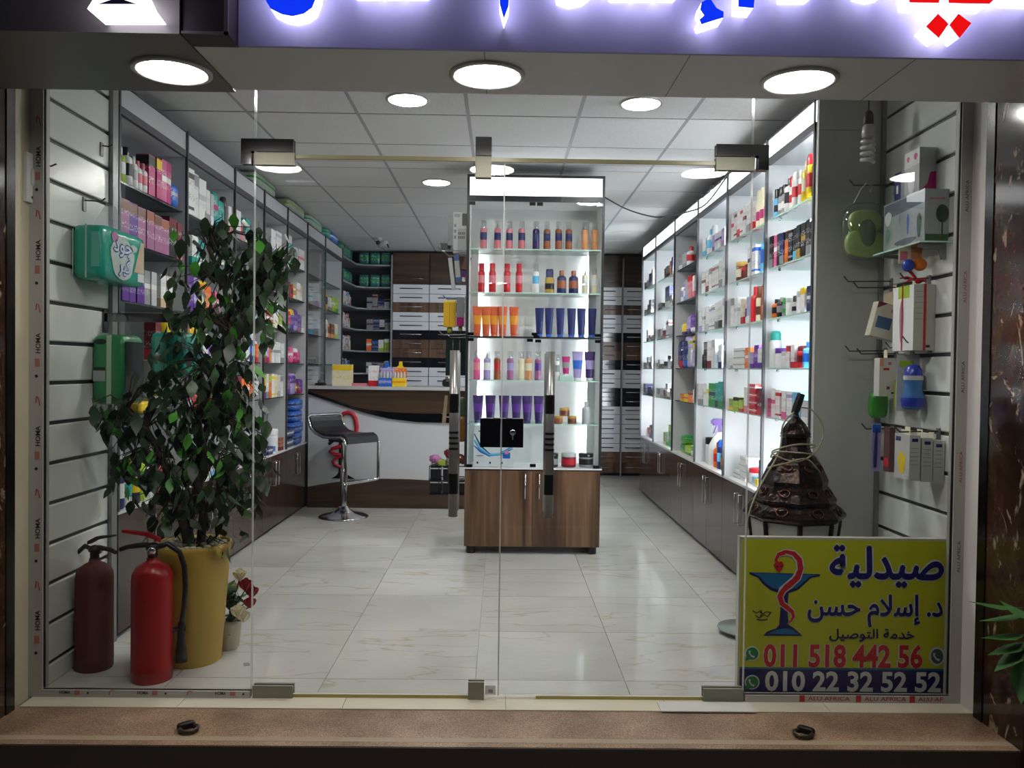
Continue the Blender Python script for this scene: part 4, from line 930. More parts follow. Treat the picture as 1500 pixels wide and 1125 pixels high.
solo('glass_block', MB().box(x - 0.045, x + 0.045, GY0 - 0.03, GY0 + 0.04, 1.174, 1.207), M('pale_green_block', 'b4d3c8', 0.15), 'pale green glass block under the small magenta tube', 'stand', origin=(x, GY0, 1.174))
disp(4, [(x, 'T', 15.5, 40, 'plum', 'purple', 'navy', 'dark purple cream tube, %s of six, fifth display shelf' % n(i)) for i, x in enumerate((700, 718, 738, 756, 772, 789))] +
     [(818, 'J', 13, 11, 'copper', 'gold', 'copper', 'copper jar at lower left of the little pile'), (838, 'J', 13, 11, 'copper', 'gold', 'brown', 'copper jar at lower right of the little pile'),
      (827, 'J', 15, 12, 'copper', 'gold', ('brown', 0.0525), 'copper jar on top of the little pile'), (858.5, 'B', 13, 33, 'silver', 'silver', 'white', 'clear square bottle with silver cap, fifth display shelf')])
disp(5, [(807, 'J', 21, 20, 'black', 'black', 'grey', 'black candle jar behind the door handle, bottom display shelf'), (833, 'J', 21.5, 20, 'maroon', 'silver', 'red', 'red candle jar on the bottom display shelf'), (858.5, 'J', 21.5, 20, 'grey', 'black', 'black', 'dark grey candle jar at right of the bottom display shelf')])
x = at(723, 684, Y=GY0 + 0.02).x
t = tag(link('appliance_box', MB().box(-0.135, 0.135, -0.06, 0.06, 0, 0.275).mesh('appliance_box', M('box_white', 'cdd3da', 0.35)), None, (x, GY0 + 0.02, 0.587)), 'large white box with blue swoosh, bottom display shelf', 'box')
for k, (c, r0) in enumerate((('navy', 0.006), ('sky', 0.011), ('blue', 0.006))):
    sp = [(-0.132, -0.0605, 0.22 - 0.04 * k), (-0.09, -0.0605, 0.14 - 0.02 * k), (-0.03, -0.0605, 0.085 - 0.006 * k), (0.04, -0.0605, 0.08 + 0.004 * k), (0.13, -0.0605, 0.12 + 0.01 * k)]
    part('swoosh', MB().tube(sp, [r0 * 0.5, r0, r0, r0 * 0.8, r0 * 0.3], 4).move(Matrix.Translation((0, -0.0605, 0)) @ Matrix.Scale(0.08, 4, (0, 1, 0)) @ Matrix.Translation((0, 0.0605, 0))), pm(c), t)
for xx in (-0.115, -0.03, 0.05): part('print', MB().box(xx, xx + 0.012, -0.0607, -0.06, 0.018, 0.032), INK, t)
part('print', MB().box(0.062, 0.112, -0.0607, -0.06, 0.055, 0.095), pm('blue'), t); part('print', MB().box(0.075, 0.1, -0.0612, -0.06, 0.085, 0.105), pm('rose'), t)
part('print', MB().box(-0.115, -0.07, -0.0607, -0.06, 0.07, 0.074), INK, t); part('print', MB().box(-0.105, -0.07, -0.0607, -0.06, 0.235, 0.242), INK, t)
# ================================================================== COUNTER GOODS, CORNER SHELVES, TOPS
CT = 1.078
def onct(px, kind, wpx, hpx, base, acc, st, lab, d=0.07, y=7.32, z=CT):
    s_ = y / 1190; return goods(kind, wpx * s_, hpx * s_, base, acc, (at(px, 560, Y=y).x, y, z), 0, lab, 'goods on the counter', st, d)
onct(502, 'C', 28, 31, 'cream', 'yellow', 1, 'cream and yellow carton at left on the counter', 0.09)
onct(527, 'C', 20, 4, 'rose', 'pink', 2, 'flat pink pack lying on the counter', 0.12)
onct(547.5, 'C', 14, 30, 'white', 'red', 0, 'white carton with red base standing on the counter')
for px, b, a, nm in ((565.5, 'lavender', 'blue', 'blue'), (585.5, 'orange', 'yellow', 'orange')):
    s_ = 7.32 / 1190; x = at(px, 560, Y=7.32).x
    t = thing('counter_display', '%s cardboard display box with cut-out topper on counter' % nm, 'box', (x, 7.32, CT), 0, 'cardboard displays on the counter')
    w2 = 9.5 * s_
    part('tray', MB().box(-w2, w2, -0.07, 0.05, 0, 0.075), carton_mat(a, b, 2), t)
    part('back_card', MB().prism([(-w2, 0), (w2, 0), (w2, 0.165), (w2 * 0.5, 0.175), (w2 * 0.28, 0.19), (w2 * 0.3, 0.21), (w2 * 0.2, 0.228), (-w2 * 0.15, 0.228), (-w2 * 0.28, 0.21), (-w2 * 0.25, 0.19), (-w2 * 0.6, 0.175), (-w2, 0.165)], 1, 0.05, 0.056), carton_mat(b, a, 1), t)
    for k in range(4): part('sachet', MB().puff(-w2 * 0.72 + k * w2 * 0.48, -0.01, 0.075, w2 * 0.2, 0.02, 0.06, 3, 4), pm('silver', 0.2), t)
t = thing('tape_dispenser', 'small black gadget on the counter beside the door handle', 'gadget', (at(656, 560, Y=7.4).x, 7.4, CT))
part('body', MB().puff(0, 0, 0.035, 0.05, 0.04, 0.035, 4, 5), BLACK, t); part('top', MB().puff(0.01, 0, 0.08, 0.035, 0.03, 0.015, 4, 4), CHROME, t)
t = thing('desk_gadget', 'small dark glass ornament at the left end of the counter', 'gadget', (-1.62, 7.30, CT))
part('base', MB().puff(0, 0, 0.012, 0.05, 0.035, 0.012, 4, 4), BLACK, t); part('top', MB().puff(0.0, 0, 0.035, 0.03, 0.02, 0.014, 3, 4), STEEL, t)

rnd = random.Random(5)
CN = ['topmost', 'second', 'third', 'fourth', 'fifth', 'sixth']
for k, z in enumerate(CZ):
    if k < 2:
        for j in range(6):       # green soft packs on the upper boards
            xx, yy, rz = ((-1.80, 8.86 + 0.24 * j, PI / 2) if j < 3 else (-1.64 + 0.13 * (j - 3), 9.66, 0))
            goods('P', 0.22 if j < 3 else 0.12, 0.15, 'deepteal', 'green', (xx, yy, z), rz, 'dark teal soft pack, %s from left, %s corner board' % (ORD[j], CN[k]), 'packs on the corner boards', 2, 0.12)
        continue
    t_ = 8.80
    pal = [('white', 'lavender'), ('white', 'rose'), ('silver', 'sky'), ('white', 'navy'), ('rose', 'white'), ('cream', 'lime'), ('white', 'green')] if k != 5 else [('white', 'teal'), ('navy', 'white'), ('white', 'blue'), ('silver', 'teal')]
    j = 0
    while t_ < 9.42:
        b, a = pal[(j + k) % len(pal)]; w_ = rnd.choice((0.05, 0.06, 0.07))
        goods('C', w_, rnd.uniform(0.1, 0.17), b, a, (-1.79, t_ + w_ / 2, z), PI / 2, '%s carton with %s print, %s from left, %s corner board' % (b, a, ORD[j], CN[k]), 'cartons on the corner boards', j % 4, 0.06)
        t_ += w_ + 0.006; j += 1
    t_ = -1.60
    pal2 = [('grey', 'navy'), ('grey', 'maroon'), ('navy', 'grey'), ('silver', 'black')] if k != 4 else [('white', 'lime'), ('lime', 'white'), ('orange', 'white'), ('navy', 'blue')]
    while t_ < -1.37:
        b, a = pal2[(j + k) % len(pal2)]; w_ = rnd.choice((0.06, 0.07))
        goods('C', w_, rnd.uniform(0.1, 0.17), b, a, (t_ + w_ / 2, 9.64, z), 0, '%s carton with %s print, %s from left, %s corner board' % (b, a, ORD[j], CN[k]), 'cartons on the corner boards', j % 4, 0.06)
        t_ += w_ + 0.006; j += 1
# packs lying on top of the left shelving
for y0_, y1_, c, a, lab in ((5.72, 6.25, 'a9b8a4', 'green', 'pale green soft pack on top of left shelving, nearest one'), (6.62, 7.15, 'a9b8a4', 'lime', 'pale green soft pack on top of left shelving, behind first'), (7.3, 7.85, 'a9b8a4', 'teal', 'long pale green soft pack on left shelving top, third back'),
                            (8.0, 8.2, 'teal', 'green', 'dark teal pack on left shelving top, beside the blue box'), (8.25, 8.6, 'blue', 'white', 'blue box pack on top of left shelving, farthest one')):
    PAL['sage'] = 'a9b8a4'
    goods('P', y1_ - y0_, 0.095, 'sage' if c == 'a9b8a4' else c, a, (-1.83, (y0_ + y1_) / 2, 2.52), PI / 2, lab, 'packs on top of the left shelving', 2, 0.2)

# ================================================================== BAR STOOL
st_ = thing('bar_stool', 'black and chrome bar stool before the white counter', 'stool', (at(503, 757, Z=0).x, 6.76, 0), math.radians(53))
# local: +x = width of the seat, -y = where the sitter faces
part('base', MB().lathe([(0.205, 0.0), (0.205, 0.006), (0.19, 0.014), (0.10, 0.035), (0.05, 0.065), (0.036, 0.09), (0, 0.09)], 32), CHROME, st_)
part('column', MB().lathe([(0.03, 0.09), (0.03, 0.40), (0.024, 0.405), (0.024, 0.60), (0.045, 0.615), (0.045, 0.63)], 20), CHROME, st_)
W2, D2 = 0.18, 0.19
for s in (-1, 1):
    x = s * W2
    pts = [(x, D2 + 0.05, 0.83), (x, D2 + 0.045, 0.80), (x, D2 + 0.01, 0.735), (x, D2 - 0.04, 0.70), (x, 0.05, 0.672), (x, -0.07, 0.672), (x, -D2 + 0.03, 0.68), (x, -D2 - 0.01, 0.665), (x, -D2 - 0.03, 0.62), (x, -D2 - 0.03, 0.33)]
    part('frame', MB().tube(pts, 0.0125, 8), CHROME, st_)
part('footrest', MB().tube([(-W2, -D2 - 0.03, 0.33), (-W2 + 0.01, -D2 - 0.03, 0.315), (W2 - 0.01, -D2 - 0.03, 0.315), (W2, -D2 - 0.03, 0.33)], 0.0125, 8), CHROME, st_)
part('back_rail', MB().tube([(-W2, D2 + 0.05, 0.83), (-W2 + 0.02, D2 + 0.052, 0.842), (W2 - 0.02, D2 + 0.052, 0.842), (W2, D2 + 0.05, 0.83)], 0.0125, 8), CHROME, st_)
prof = [(D2 + 0.045, 0.825), (D2 + 0.035, 0.785), (D2 + 0.005, 0.735), (D2 - 0.045, 0.703), (0.05, 0.685), (-0.08, 0.685), (-D2 + 0.02, 0.692), (-D2 - 0.015, 0.675), (-D2 - 0.03, 0.63)]
b = MB(); n = len(prof); xs_ = (-W2 + 0.012, W2 - 0.012); v = []
for off in (0.014, -0.016):
    for i, (y, z) in enumerate(prof):
        a_, c_ = prof[max(i - 1, 0)], prof[min(i + 1, n - 1)]; tx, tz = c_[0] - a_[0], c_[1] - a_[1]; l = math.hypot(tx, tz)
        ny, nz = tz / l, -tx / l
        if nz < 0 and abs(nz) > 0.2: ny, nz = -ny, -nz
        for x in xs_: v.append((x, y + ny * off, z + nz * off))
f = []
for i in range(n - 1):
    a_ = i * 2; f.append((a_, a_ + 1, a_ + 3, a_ + 2)); c_ = 2 * n + i * 2; f.append((c_, c_ + 2, c_ + 3, c_ + 1))
    f.append((a_, a_ + 2, c_ + 2, c_)); f.append((a_ + 1, c_ + 1, c_ + 3, a_ + 3))
f += [(0, 2 * n, 2 * n + 1, 1), (2 * n - 2, 2 * n - 1, 4 * n - 1, 4 * n - 2)]
b.add(v, f, 0, False); part('seat', b, M('black_leather', '1b1c20', 0.3), st_)
part('bracket', MB().box(-0.09, 0.09, -0.09, 0.09, 0.628, 0.668), BLACK, st_)
part('lever', MB().tube([(0.0, 0.0, 0.645), (-0.02, 0.10, 0.63), (-0.03, 0.15, 0.60)], [0.008, 0.01, 0.016], 8), BLACK, st_)

# round glass scale half hidden by the yellow sign
c = at(1092, 928, Z=0.0)
t = thing('glass_scale', 'round glass disc on the floor half behind the yellow sign', 'scale', (c.x, c.y, 0))
part('plate', MB().lathe([(0.0, 0.022), (0.13, 0.022), (0.132, 0.026), (0.13, 0.03), (0.0, 0.03)], 32), M('pale_blue_glass', '87938f', 0.08), t)
for k in range(3): part('foot', MB().lathe([(0.016, 0.0), (0.016, 0.022)], 10, c=(0.08 * math.cos(k * 2.09), 0.08 * math.sin(k * 2.09), 0)), BLACK, t)

# ================================================================== FIRE EXTINGUISHERS
def extinguisher(loc, label, body, rz, dusty=False):
    t = thing('fire_extinguisher', label, 'extinguisher', loc, rz)
    red = M('extinguisher_red' if not dusty else 'extinguisher_dusty', body, 0.3 if not dusty else 0.65)
    r = 0.078
    part('cylinder', MB().lathe([(r * 0.96, 0), (r, 0.012), (r, 0.04), (r * 1.015, 0.043), (r * 1.015, 0.048), (r, 0.051), (r, 0.40), (r * 0.96, 0.425), (r * 0.8, 0.447), (r * 0.5, 0.463), (0.024, 0.47), (0.022, 0.485)], 28), red, t)
    part('valve', MB().lathe([(0.019, 0.485), (0.019, 0.515), (0.026, 0.517), (0.026, 0.535), (0.016, 0.54), (0, 0.545)], 14), BLACK if not dusty else M('dusty_black', '2e2b2a', 0.6), t)
    gr = BLACK if not dusty else M('dusty_black')
    part('handle', MB().tube([(0.02, 0, 0.525), (-0.03, 0, 0.535), (-0.09, 0, 0.53), (-0.12, 0, 0.52)], [0.012, 0.011, 0.01, 0.009], 8), gr, t)
    part('lever', MB().prism([(0.03, 0.545), (0.03, 0.56), (-0.02, 0.585), (-0.11, 0.598), (-0.11, 0.590), (-0.02, 0.570)], 1, -0.013, 0.013), red if not dusty else gr, t)
    part('gauge', MB().lathe([(0.0, 0), (0.016, 0), (0.016, 0.012), (0, 0.012)], 14).move(Matrix.Translation((0.0, -0.02, 0.515)) @ Matrix.Rotation(PI / 2, 4, 'X')), CHROME, t)
    h = part('hose', MB().tube([(0.02, 0, 0.525), (0.055, 0, 0.535), (0.10, 0.0, 0.50), (0.118, 0.005, 0.44), (0.122, 0.005, 0.36), (0.118, 0.0, 0.28), (0.11, 0, 0.22)], 0.0105, 8), gr, t)
    part('nozzle', MB().lathe([(0.012, 0.22), (0.016, 0.2), (0.016, 0.15), (0.022, 0.1), (0.024, 0.06), (0.0, 0.06)][::-1], 12, c=(0.108, 0, 0)), gr, h)
    part('clip', MB().box(0.07, 0.125, -0.012, 0.012, 0.185, 0.197), gr, t)
    return t
p = at(219, 1000, Z=0)
extinguisher((-1.375, 3.225, 0), 'shiny red fire extinguisher with black hose by the planter', '9a0d19', 0.25)
o = extinguisher((-1.660, 3.34, 0), 'old dusty dark red extinguisher near the slat wall', '5e2a28', PI - 0.35, True); o.scale = (0.93, 0.93, 0.93)

# ================================================================== PLANTER WITH FICUS TREE
pt = thing('potted_ficus', 'leafy artificial ficus tree in a tall mustard planter', 'plant', (-1.297, 3.44, 0))
part('planter', MB().lathe([(0.114, 0.0), (0.118, 0.01), (0.152, 0.47), (0.156, 0.50), (0.150, 0.503), (0.145, 0.495), (0.142, 0.484), (0, 0.484)], 36), M('mustard_planter', 'b2923c', 0.45), pt)
peb = MB(); r_ = random.Random(3)
for k in range(110):
    a = r_.uniform(0, 2 * PI); q = 0.132 * math.sqrt(r_.random()); s = r_.uniform(0.009, 0.016)
    peb.puff(q * math.cos(a), q * math.sin(a), 0.486 + s * 0.5 + r_.uniform(0, 0.006), s, s * r_.uniform(0.7, 1), s * 0.6, 2.4, 2)
pb = part('pebbles', peb, M('white_pebble', 'b9b4a2', 0.7), pt); pb['kind'] = 'stuff'
BARK = M('ficus_bark', '3a2f28', 0.8)
tr = [[(0.03, 0, 0.46), (0.05, -0.02, 0.62), (0.01, 0.01, 0.8), (0.05, 0.03, 1.0), (0.12, -0.01, 1.2), (0.15, 0.0, 1.4), (0.12, 0.02, 1.58), (0.05, 0.02, 1.75)],
      [(-0.03, 0.01, 0.46), (-0.02, 0.03, 0.64), (0.04, 0.02, 0.82), (0.02, -0.02, 1.02), (0.08, 0.02, 1.2), (0.19, 0.02, 1.38), (0.22, 0.0, 1.52)],
      [(0.0, -0.03, 0.46), (-0.05, -0.03, 0.66), (-0.12, -0.02, 0.85), (-0.2, 0.0, 0.98), (-0.28, 0.0, 1.06)]]
for q in tr:
    n = len(q); part('stem', MB().tube(q, [0.02 - 0.012 * i / n for i in range(n)], 8), BARK, pt)
DEEP = M('ficus_leaf_dark', '22371e', 0.4); FRESH = M('ficus_leaf_fresh', '4f9a35', 0.4); MIDG = M('ficus_leaf_mid', '2d4f25', 0.4)
def leaf_mesh(name, m, L=0.085, Wd=0.042, curl=0.012):
    v = [(0, 0, 0), (0, 0.0, 0)]
    pr = [(0.0, 0.0), (0.12, 0.55), (0.35, 1.0), (0.62, 0.72), (0.84, 0.3), (1.0, 0.0)]
    v = []; f = []
    for u, wv in pr:
        z = -curl * math.sin(u * PI) + 0.0; y = u * L
        v += [(-wv * Wd / 2, y, -0.006 * wv), (0, y, z * 0.4), (wv * Wd / 2, y, -0.006 * wv)]
    for i in range(len(pr) - 1):
        a = i * 3; f += [(a, a + 1, a + 4, a + 3), (a + 1, a + 2, a + 5, a + 4)]
    b = MB().add(v, f, 0, True); b.add([(-0.0012, -0.025, 0.004), (0.0012, -0.025, 0.004), (0.0012, 0, 0), (-0.0012, 0, 0)], [(0, 1, 2, 3)])
    return b
leafm = [leaf_mesh('leaf', m_, L_, W_).mesh('leaf', m_) for m_, L_, W_ in ((DEEP, 0.082, 0.046), (DEEP, 0.072, 0.042), (MIDG, 0.078, 0.044), (FRESH, 0.072, 0.039))]
PY_ = 3.44
clusters = [(318, 350, 62, 42, 34), (365, 395, 60, 55, 44), (292, 420, 58, 50, 36), (345, 470, 60, 50, 44), (330, 545, 55, 45, 40), (255, 540, 52, 40, 26), (388, 450, 30, 50, 18), (282, 590, 72, 45, 44), (205, 610, 70, 40, 40),
            (240, 665, 78, 50, 64), (325, 640, 62, 55, 56), (285, 725, 75, 42, 52), (355, 700, 45, 55, 38), (190, 690, 30, 45, 16), (395, 370, 40, 40, 24), (265, 480, 40, 40, 16), (345, 600, 40, 40, 20), (375, 640, 30, 40, 12), (245, 770, 30, 25, 8), (320, 780, 40, 25, 10), (150, 600, 30, 25, 9), (405, 400, 16, 35, 6)]
r_ = random.Random(11); LV = []
for px, py, rx, ry, cnt in clusters:
    c = at(px, py, Y=PY_); k = PY_ / 1190
    for _ in range(int(cnt * 1.7)):
        while True:
            a, b_, d_ = r_.uniform(-1, 1), r_.uniform(-1, 1), r_.uniform(-1, 1)
            if a * a + b_ * b_ + d_ * d_ < 1: break
        p = Vector((c.x + a * rx * k, max(3.12, min(3.72, c.y + d_ * 0.17)), c.z + b_ * ry * k))
        if p.x < -1.66: p.x = -1.66 + r_.uniform(0, 0.05)
        LV.append(p)
LV.sort(key=lambda p: p.y)
base = Vector(pt.location)
stuff = MB()
for i, p in enumerate(LV):
    yaw = r_.uniform(0, 2 * PI); pitch = -PI / 2 + r_.uniform(0.05, 1.0); roll = r_.uniform(-0.5, 0.5)
    mi = r_.choices((0, 1, 2, 3), (40, 30, 18, 12))[0]; s = r_.uniform(0.75, 1.15)
    M4 = Matrix.Translation(p - base) @ Matrix.Rotation(yaw, 4, 'Z') @ Matrix.Rotation(pitch, 4, 'X') @ Matrix.Rotation(roll, 4, 'Y') @ Matrix.Scale(s, 4)
    if i < 300:
        o = link('leaf', leafm[mi], pt); o.matrix_local = M4
    else:
        k0 = len(stuff.v); lm = leaf_mesh('x', None, (0.082, 0.072, 0.078, 0.072)[mi], (0.046, 0.042, 0.044, 0.039)[mi]); lm.move(M4)
        stuff.add(lm.v, lm.f, (0, 0, 1, 2)[mi], True)
o = part('leaves', stuff, [DEEP, MIDG, FRESH], pt); o['kind'] = 'stuff'
tw = MB(); allp = [Vector(q) for s_ in tr for q in s_]
for p in LV[::3]:
    l = p - base; near = min(allp, key=lambda q: (q - l).length + (0.3 if q.z > l.z + 0.1 else 0))
    mid = (near + l) / 2 + Vector((0, 0, 0.05)); tw.tube([near, mid, l + Vector((0, 0, 0.01))], [0.004, 0.003, 0.0015], 3)
o = part('twigs', tw, BARK, pt); o['kind'] = 'stuff'

# small white pot with artificial roses
fp = thing('rose_pot', 'small cream pot of white and red artificial roses', 'plant', (-1.19, 3.585, 0))
part('pot', MB().lathe([(0.038, 0), (0.044, 0.01), (0.053, 0.11), (0.055, 0.13), (0.051, 0.13), (0.048, 0.11), (0, 0.11)], 24), M('cream_pot', 'b9b19c', 0.5), fp)
WROSE = M('white_rose', 'e6e2c4', 0.6); RROSE = M('red_rose', '9c1026', 0.6); GSTEM = M('green_stem', '2f5228', 0.6)
def rose(c, r, m):
    b = MB(); c = Vector(c)
    for ring, (n, rr, tilt) in enumerate(((5, 1.0, 0.75), (4, 0.7, 0.4), (3, 0.4, 0.15))):
        for k in range(n):
            a = 2 * PI * k / n + ring * 0.6; d = Vector((math.cos(a), math.sin(a), 0)); s = Vector((-math.sin(a), math.cos(a), 0)); v = []
            for u in (0, 0.4, 0.75, 1.0):
                for w_ in (-1, 0, 1):
                    ww = w_ * (0.25 + 0.55 * math.sin(u * PI * 0.75)) * rr
                    v.append(c + (d * (0.15 + u * tilt * (1 - 0.25 * w_ * w_)) * rr + s * ww + Vector((0, 0, -0.6 + u * (1.2 + 0.25 * ring)))) * r)
            b.add(v, [(i * 3 + j, i * 3 + j + 1, i * 3 + j + 4, i * 3 + j + 3) for i in range(3) for j in range(2)], 0, True)
    b.lathe([(0.0, -0.75), (0.3, -0.6), (0.42, -0.3), (0.3, 0.1), (0, 0.3)], 8, c=(0, 0, 0)); st0 = len(b.v) - 40
    b.move(Matrix.Translation(c) @ Matrix.Scale(r, 4), st0)
    return b
fx_ = fp.location
for (px, py, r, m, dy) in ((351, 843, 0.03, WROSE, 0), (342, 862, 0.028, WROSE, 0.05), (360, 858, 0.032, RROSE, 0.0), (369, 868, 0.03, RROSE, 0.03), (366, 884, 0.028, RROSE, -0.02), (349, 897, 0.034, WROSE, -0.05), (357, 904, 0.03, WROSE, -0.04), (337, 878, 0.024, RROSE, 0.03)):
    c = at(px, py, Y=3.575 + dy) - Vector(fx_)
    fl = part('rose', rose(c, r, m), m, fp)
    part('stem', MB().tube([(0, 0, 0.1), (c.x * 0.4, c.y * 0.4, (c.z + 0.1) / 2), (c.x, c.y, c.z - r * 0.5)], 0.003, 5), GSTEM, fl)
lm2 = leaf_mesh('leaf', GSTEM, 0.06, 0.034).mesh('leaf', M('rose_leaf', '2c5a26', 0.5))
for k in range(34):
    a = r_.uniform(0, 2 * PI); z = r_.uniform(0.10, 0.30); q = r_.uniform(0.0, 0.05)
    o = link('leaf', lm2, fp, (q * math.cos(a), q * math.sin(a), z), (r_.uniform(-0.9, 0.5), 0, r_.uniform(0, 6.28)))
solo('paper_scrap', MB().box(-0.012, 0.012, -0.018, 0.018, 0, 0.001).move(Matrix.Rotation(0.4, 4, 'Z')).move(Matrix.Translation(at(361, 973, Z=0.0))), M('scrap_grey', '7d7f76', 0.7), 'tiny grey scrap on the floor by the rose pot', 'scrap', origin=at(361, 973, Z=0.0))

# ================================================================== MOROCCAN LANTERN
ln = thing('metal_lantern', 'tall dark bronze tiered lantern behind the yellow sign', 'lantern', (1.277, 3.50, 0), math.radians(10))
BR = M('lantern_bronze', '2e2220', 0.16, 0.7); tt = NT(BR)
vv = tt.coords('Object'); nn = tt.noise(vv, 26, 3, 0.6, 0.8)
tt.l(tt.ramp(nn, [(0.35, '1c1615'), (0.58, '2c1f1c'), (0.75, '5a3527')]), BR.node_tree.nodes['Principled BSDF'].inputs['Base Color']); tt.bump(tt.noise(vv, 60, 3), 0.35, 0.006)
def octa(prof, seg=8, **k): return MB().lathe(prof, seg, rot=PI / 8, smooth=False, **k)
part('finial', octa([(0.058, 0.972), (0.066, 0.985), (0.060, 1.0), (0.04, 1.03), (0.016, 1.055), (0.01, 1.075), (0, 1.078)], 10), BR, ln)
part('neck', octa([(0.068, 0.905), (0.058, 0.93), (0.056, 0.965), (0.066, 0.972), (0.06, 0.98)]), BR, ln)
part('tier', octa([(0.136, 0.765), (0.14, 0.785), (0.12, 0.83), (0.09, 0.885), (0.07, 0.905), (0.06, 0.91)]), BR, ln)
part('tier', octa([(0.172, 0.69), (0.176, 0.705), (0.155, 0.738), (0.132, 0.77), (0.12, 0.775)]), BR, ln)
part('tier', octa([(0.203, 0.624), (0.214, 0.635), (0.214, 0.646), (0.196, 0.668), (0.165, 0.692), (0.15, 0.694)]), BR, ln)
part('rim', octa([(0.188, 0.615), (0.196, 0.618), (0.196, 0.625), (0.18, 0.626)]), BR, ln)
PANEL = M('lantern_white_glass', 'eeeeea', 0.3); _n = PANEL.node_tree
_tl = _n.nodes.new('ShaderNodeBsdfTranslucent'); _tl.inputs[0].default_value = (0.75, 0.77, 0.75, 1); _mx = _n.nodes.new('ShaderNodeMixShader'); _mx.inputs[0].default_value = 0.6
_n.links.new(_n.nodes['Principled BSDF'].outputs[0], _mx.inputs[1]); _n.links.new(_tl.outputs[0], _mx.inputs[2]); _n.links.new(_mx.outputs[0], _n.nodes['Material Output'].inputs[0])
part('base', octa([(0.12, 0.0), (0.125, 0.02), (0.12, 0.05), (0.1, 0.06)]), BR, ln)
for k in range(8):
    a0, a1 = PI / 8 + k * PI / 4, PI / 8 + (k + 1) * PI / 4
    p0 = [Vector((r * math.cos(a), r * math.sin(a), z)) for r, z, a in ((0.118, 0.055, a0), (0.118, 0.055, a1), (0.187, 0.617, a1), (0.187, 0.617, a0))]
    pn = MB(); c = sum(p0, Vector()) / 4; nrm = (p0[1] - p0[0]).cross(p0[3] - p0[0]).normalized()
    q = [Vector((c.x + (p.x - c.x) * 0.985, c.y + (p.y - c.y) * 0.985, p.z)) for p in p0]; pn.add(q + [p - nrm * 0.004 for p in q], [(0, 1, 2, 3), (7, 6, 5, 4), (0, 4, 5, 1), (1, 5, 6, 2), (2, 6, 7, 3), (3, 7, 4, 0)])
    part('pane', pn, PANEL, ln)
    part('rib', MB().tube([p0[0], p0[3]], 0.011, 6), BR, ln)
    # embossed roundel on the two lower tiers
    for (r, z, s) in ((0.186, 0.668, 0.024), (0.148, 0.742, 0.021), (0.107, 0.845, 0.018)):
        a = (a0 + a1) / 2; c = Vector((r * math.cos(a) , r * math.sin(a), z))
        ring = [(c + Vector((-math.sin(a) * math.cos(u), math.cos(a) * math.cos(u), 0)) * s + Vector((-math.cos(a) * 0.55, -math.sin(a) * 0.55, 0.84)) * s * 0.8 * math.sin(u)) for u in [2 * PI * i / 12 for i in range(12)]]
        part('roundel', MB().tube(ring, 0.0036, 5, closed=True), M('lantern_copper', '5e3a2a', 0.2, 0.8), ln)
# plug and cord wound round the lantern
def lp(px, py, dy=-0.1): return at(px, py, Y=3.5 + dy)
pg = thing('power_cord', 'pale power cord with black plug wound on the lantern', 'cord', (1.277, 3.45, 0.95))
part('plug', MB().tube([lp(1164, 606, 0), lp(1168, 594, 0), lp(1174, 577, 0)], [0.017, 0.019, 0.017], 8), BLACK, pg, True)
CORD = M('cord_cream', '8f8a72', 0.5)
def sm(pts, n=5):
    pts = [Vector(p) for p in pts]; out = []
    for i in range(len(pts) - 1):
        p0, p1, p2, p3 = pts[max(i - 1, 0)], pts[i], pts[i + 1], pts[min(i + 2, len(pts) - 1)]
        for k in range(n):
            t = k / n; out.append(0.5 * ((2 * p1) + (p2 - p0) * t + (2 * p0 - 5 * p1 + 4 * p2 - p3) * t * t + (3 * p1 - p0 - 3 * p2 + p3) * t ** 3))
    return out + [pts[-1]]
part('cable', MB().tube(sm([lp(1173, 597, -0.02), lp(1188, 600, -0.03), lp(1202, 616, -0.04), lp(1206, 635, -0.05), lp(1199, 656, -0.08), lp(1180, 673, -0.115), lp(1160, 676, -0.12), lp(1138, 668, -0.11), lp(1131, 662, -0.08), lp(1145, 656, -0.1), lp(1170, 651, -0.1), lp(1192, 652, -0.06), lp(1188, 656, 0.06), lp(1150, 660, 0.11), lp(1130, 670, 0.02), lp(1136, 662, -0.09), lp(1165, 663, -0.12), lp(1190, 666, -0.1), lp(1198, 676, -0.05)]), 0.0035, 6), CORD, pg, True)
part('cable', MB().tube(sm([lp(1198, 676, -0.05), lp(1185, 682, 0.10), lp(1130, 686, 0.10), lp(1128, 684, -0.05), lp(1150, 679, -0.125), lp(1180, 672, -0.125), lp(1196, 686, -0.1), lp(1204, 696, -0.06)]), 0.0035, 6), CORD, pg, True)
part('cable', MB().tube(sm([lp(1163, 604, -0.03), lp(1152, 614, -0.05), lp(1146, 626, -0.06), lp(1145, 640, -0.06), lp(1140, 665, -0.1), lp(1120, 700, -0.14), lp(1105, 730, -0.19), lp(1094, 765, -0.22), lp(1093, 800, -0.22)]), 0.0035, 6), CORD, pg, True)

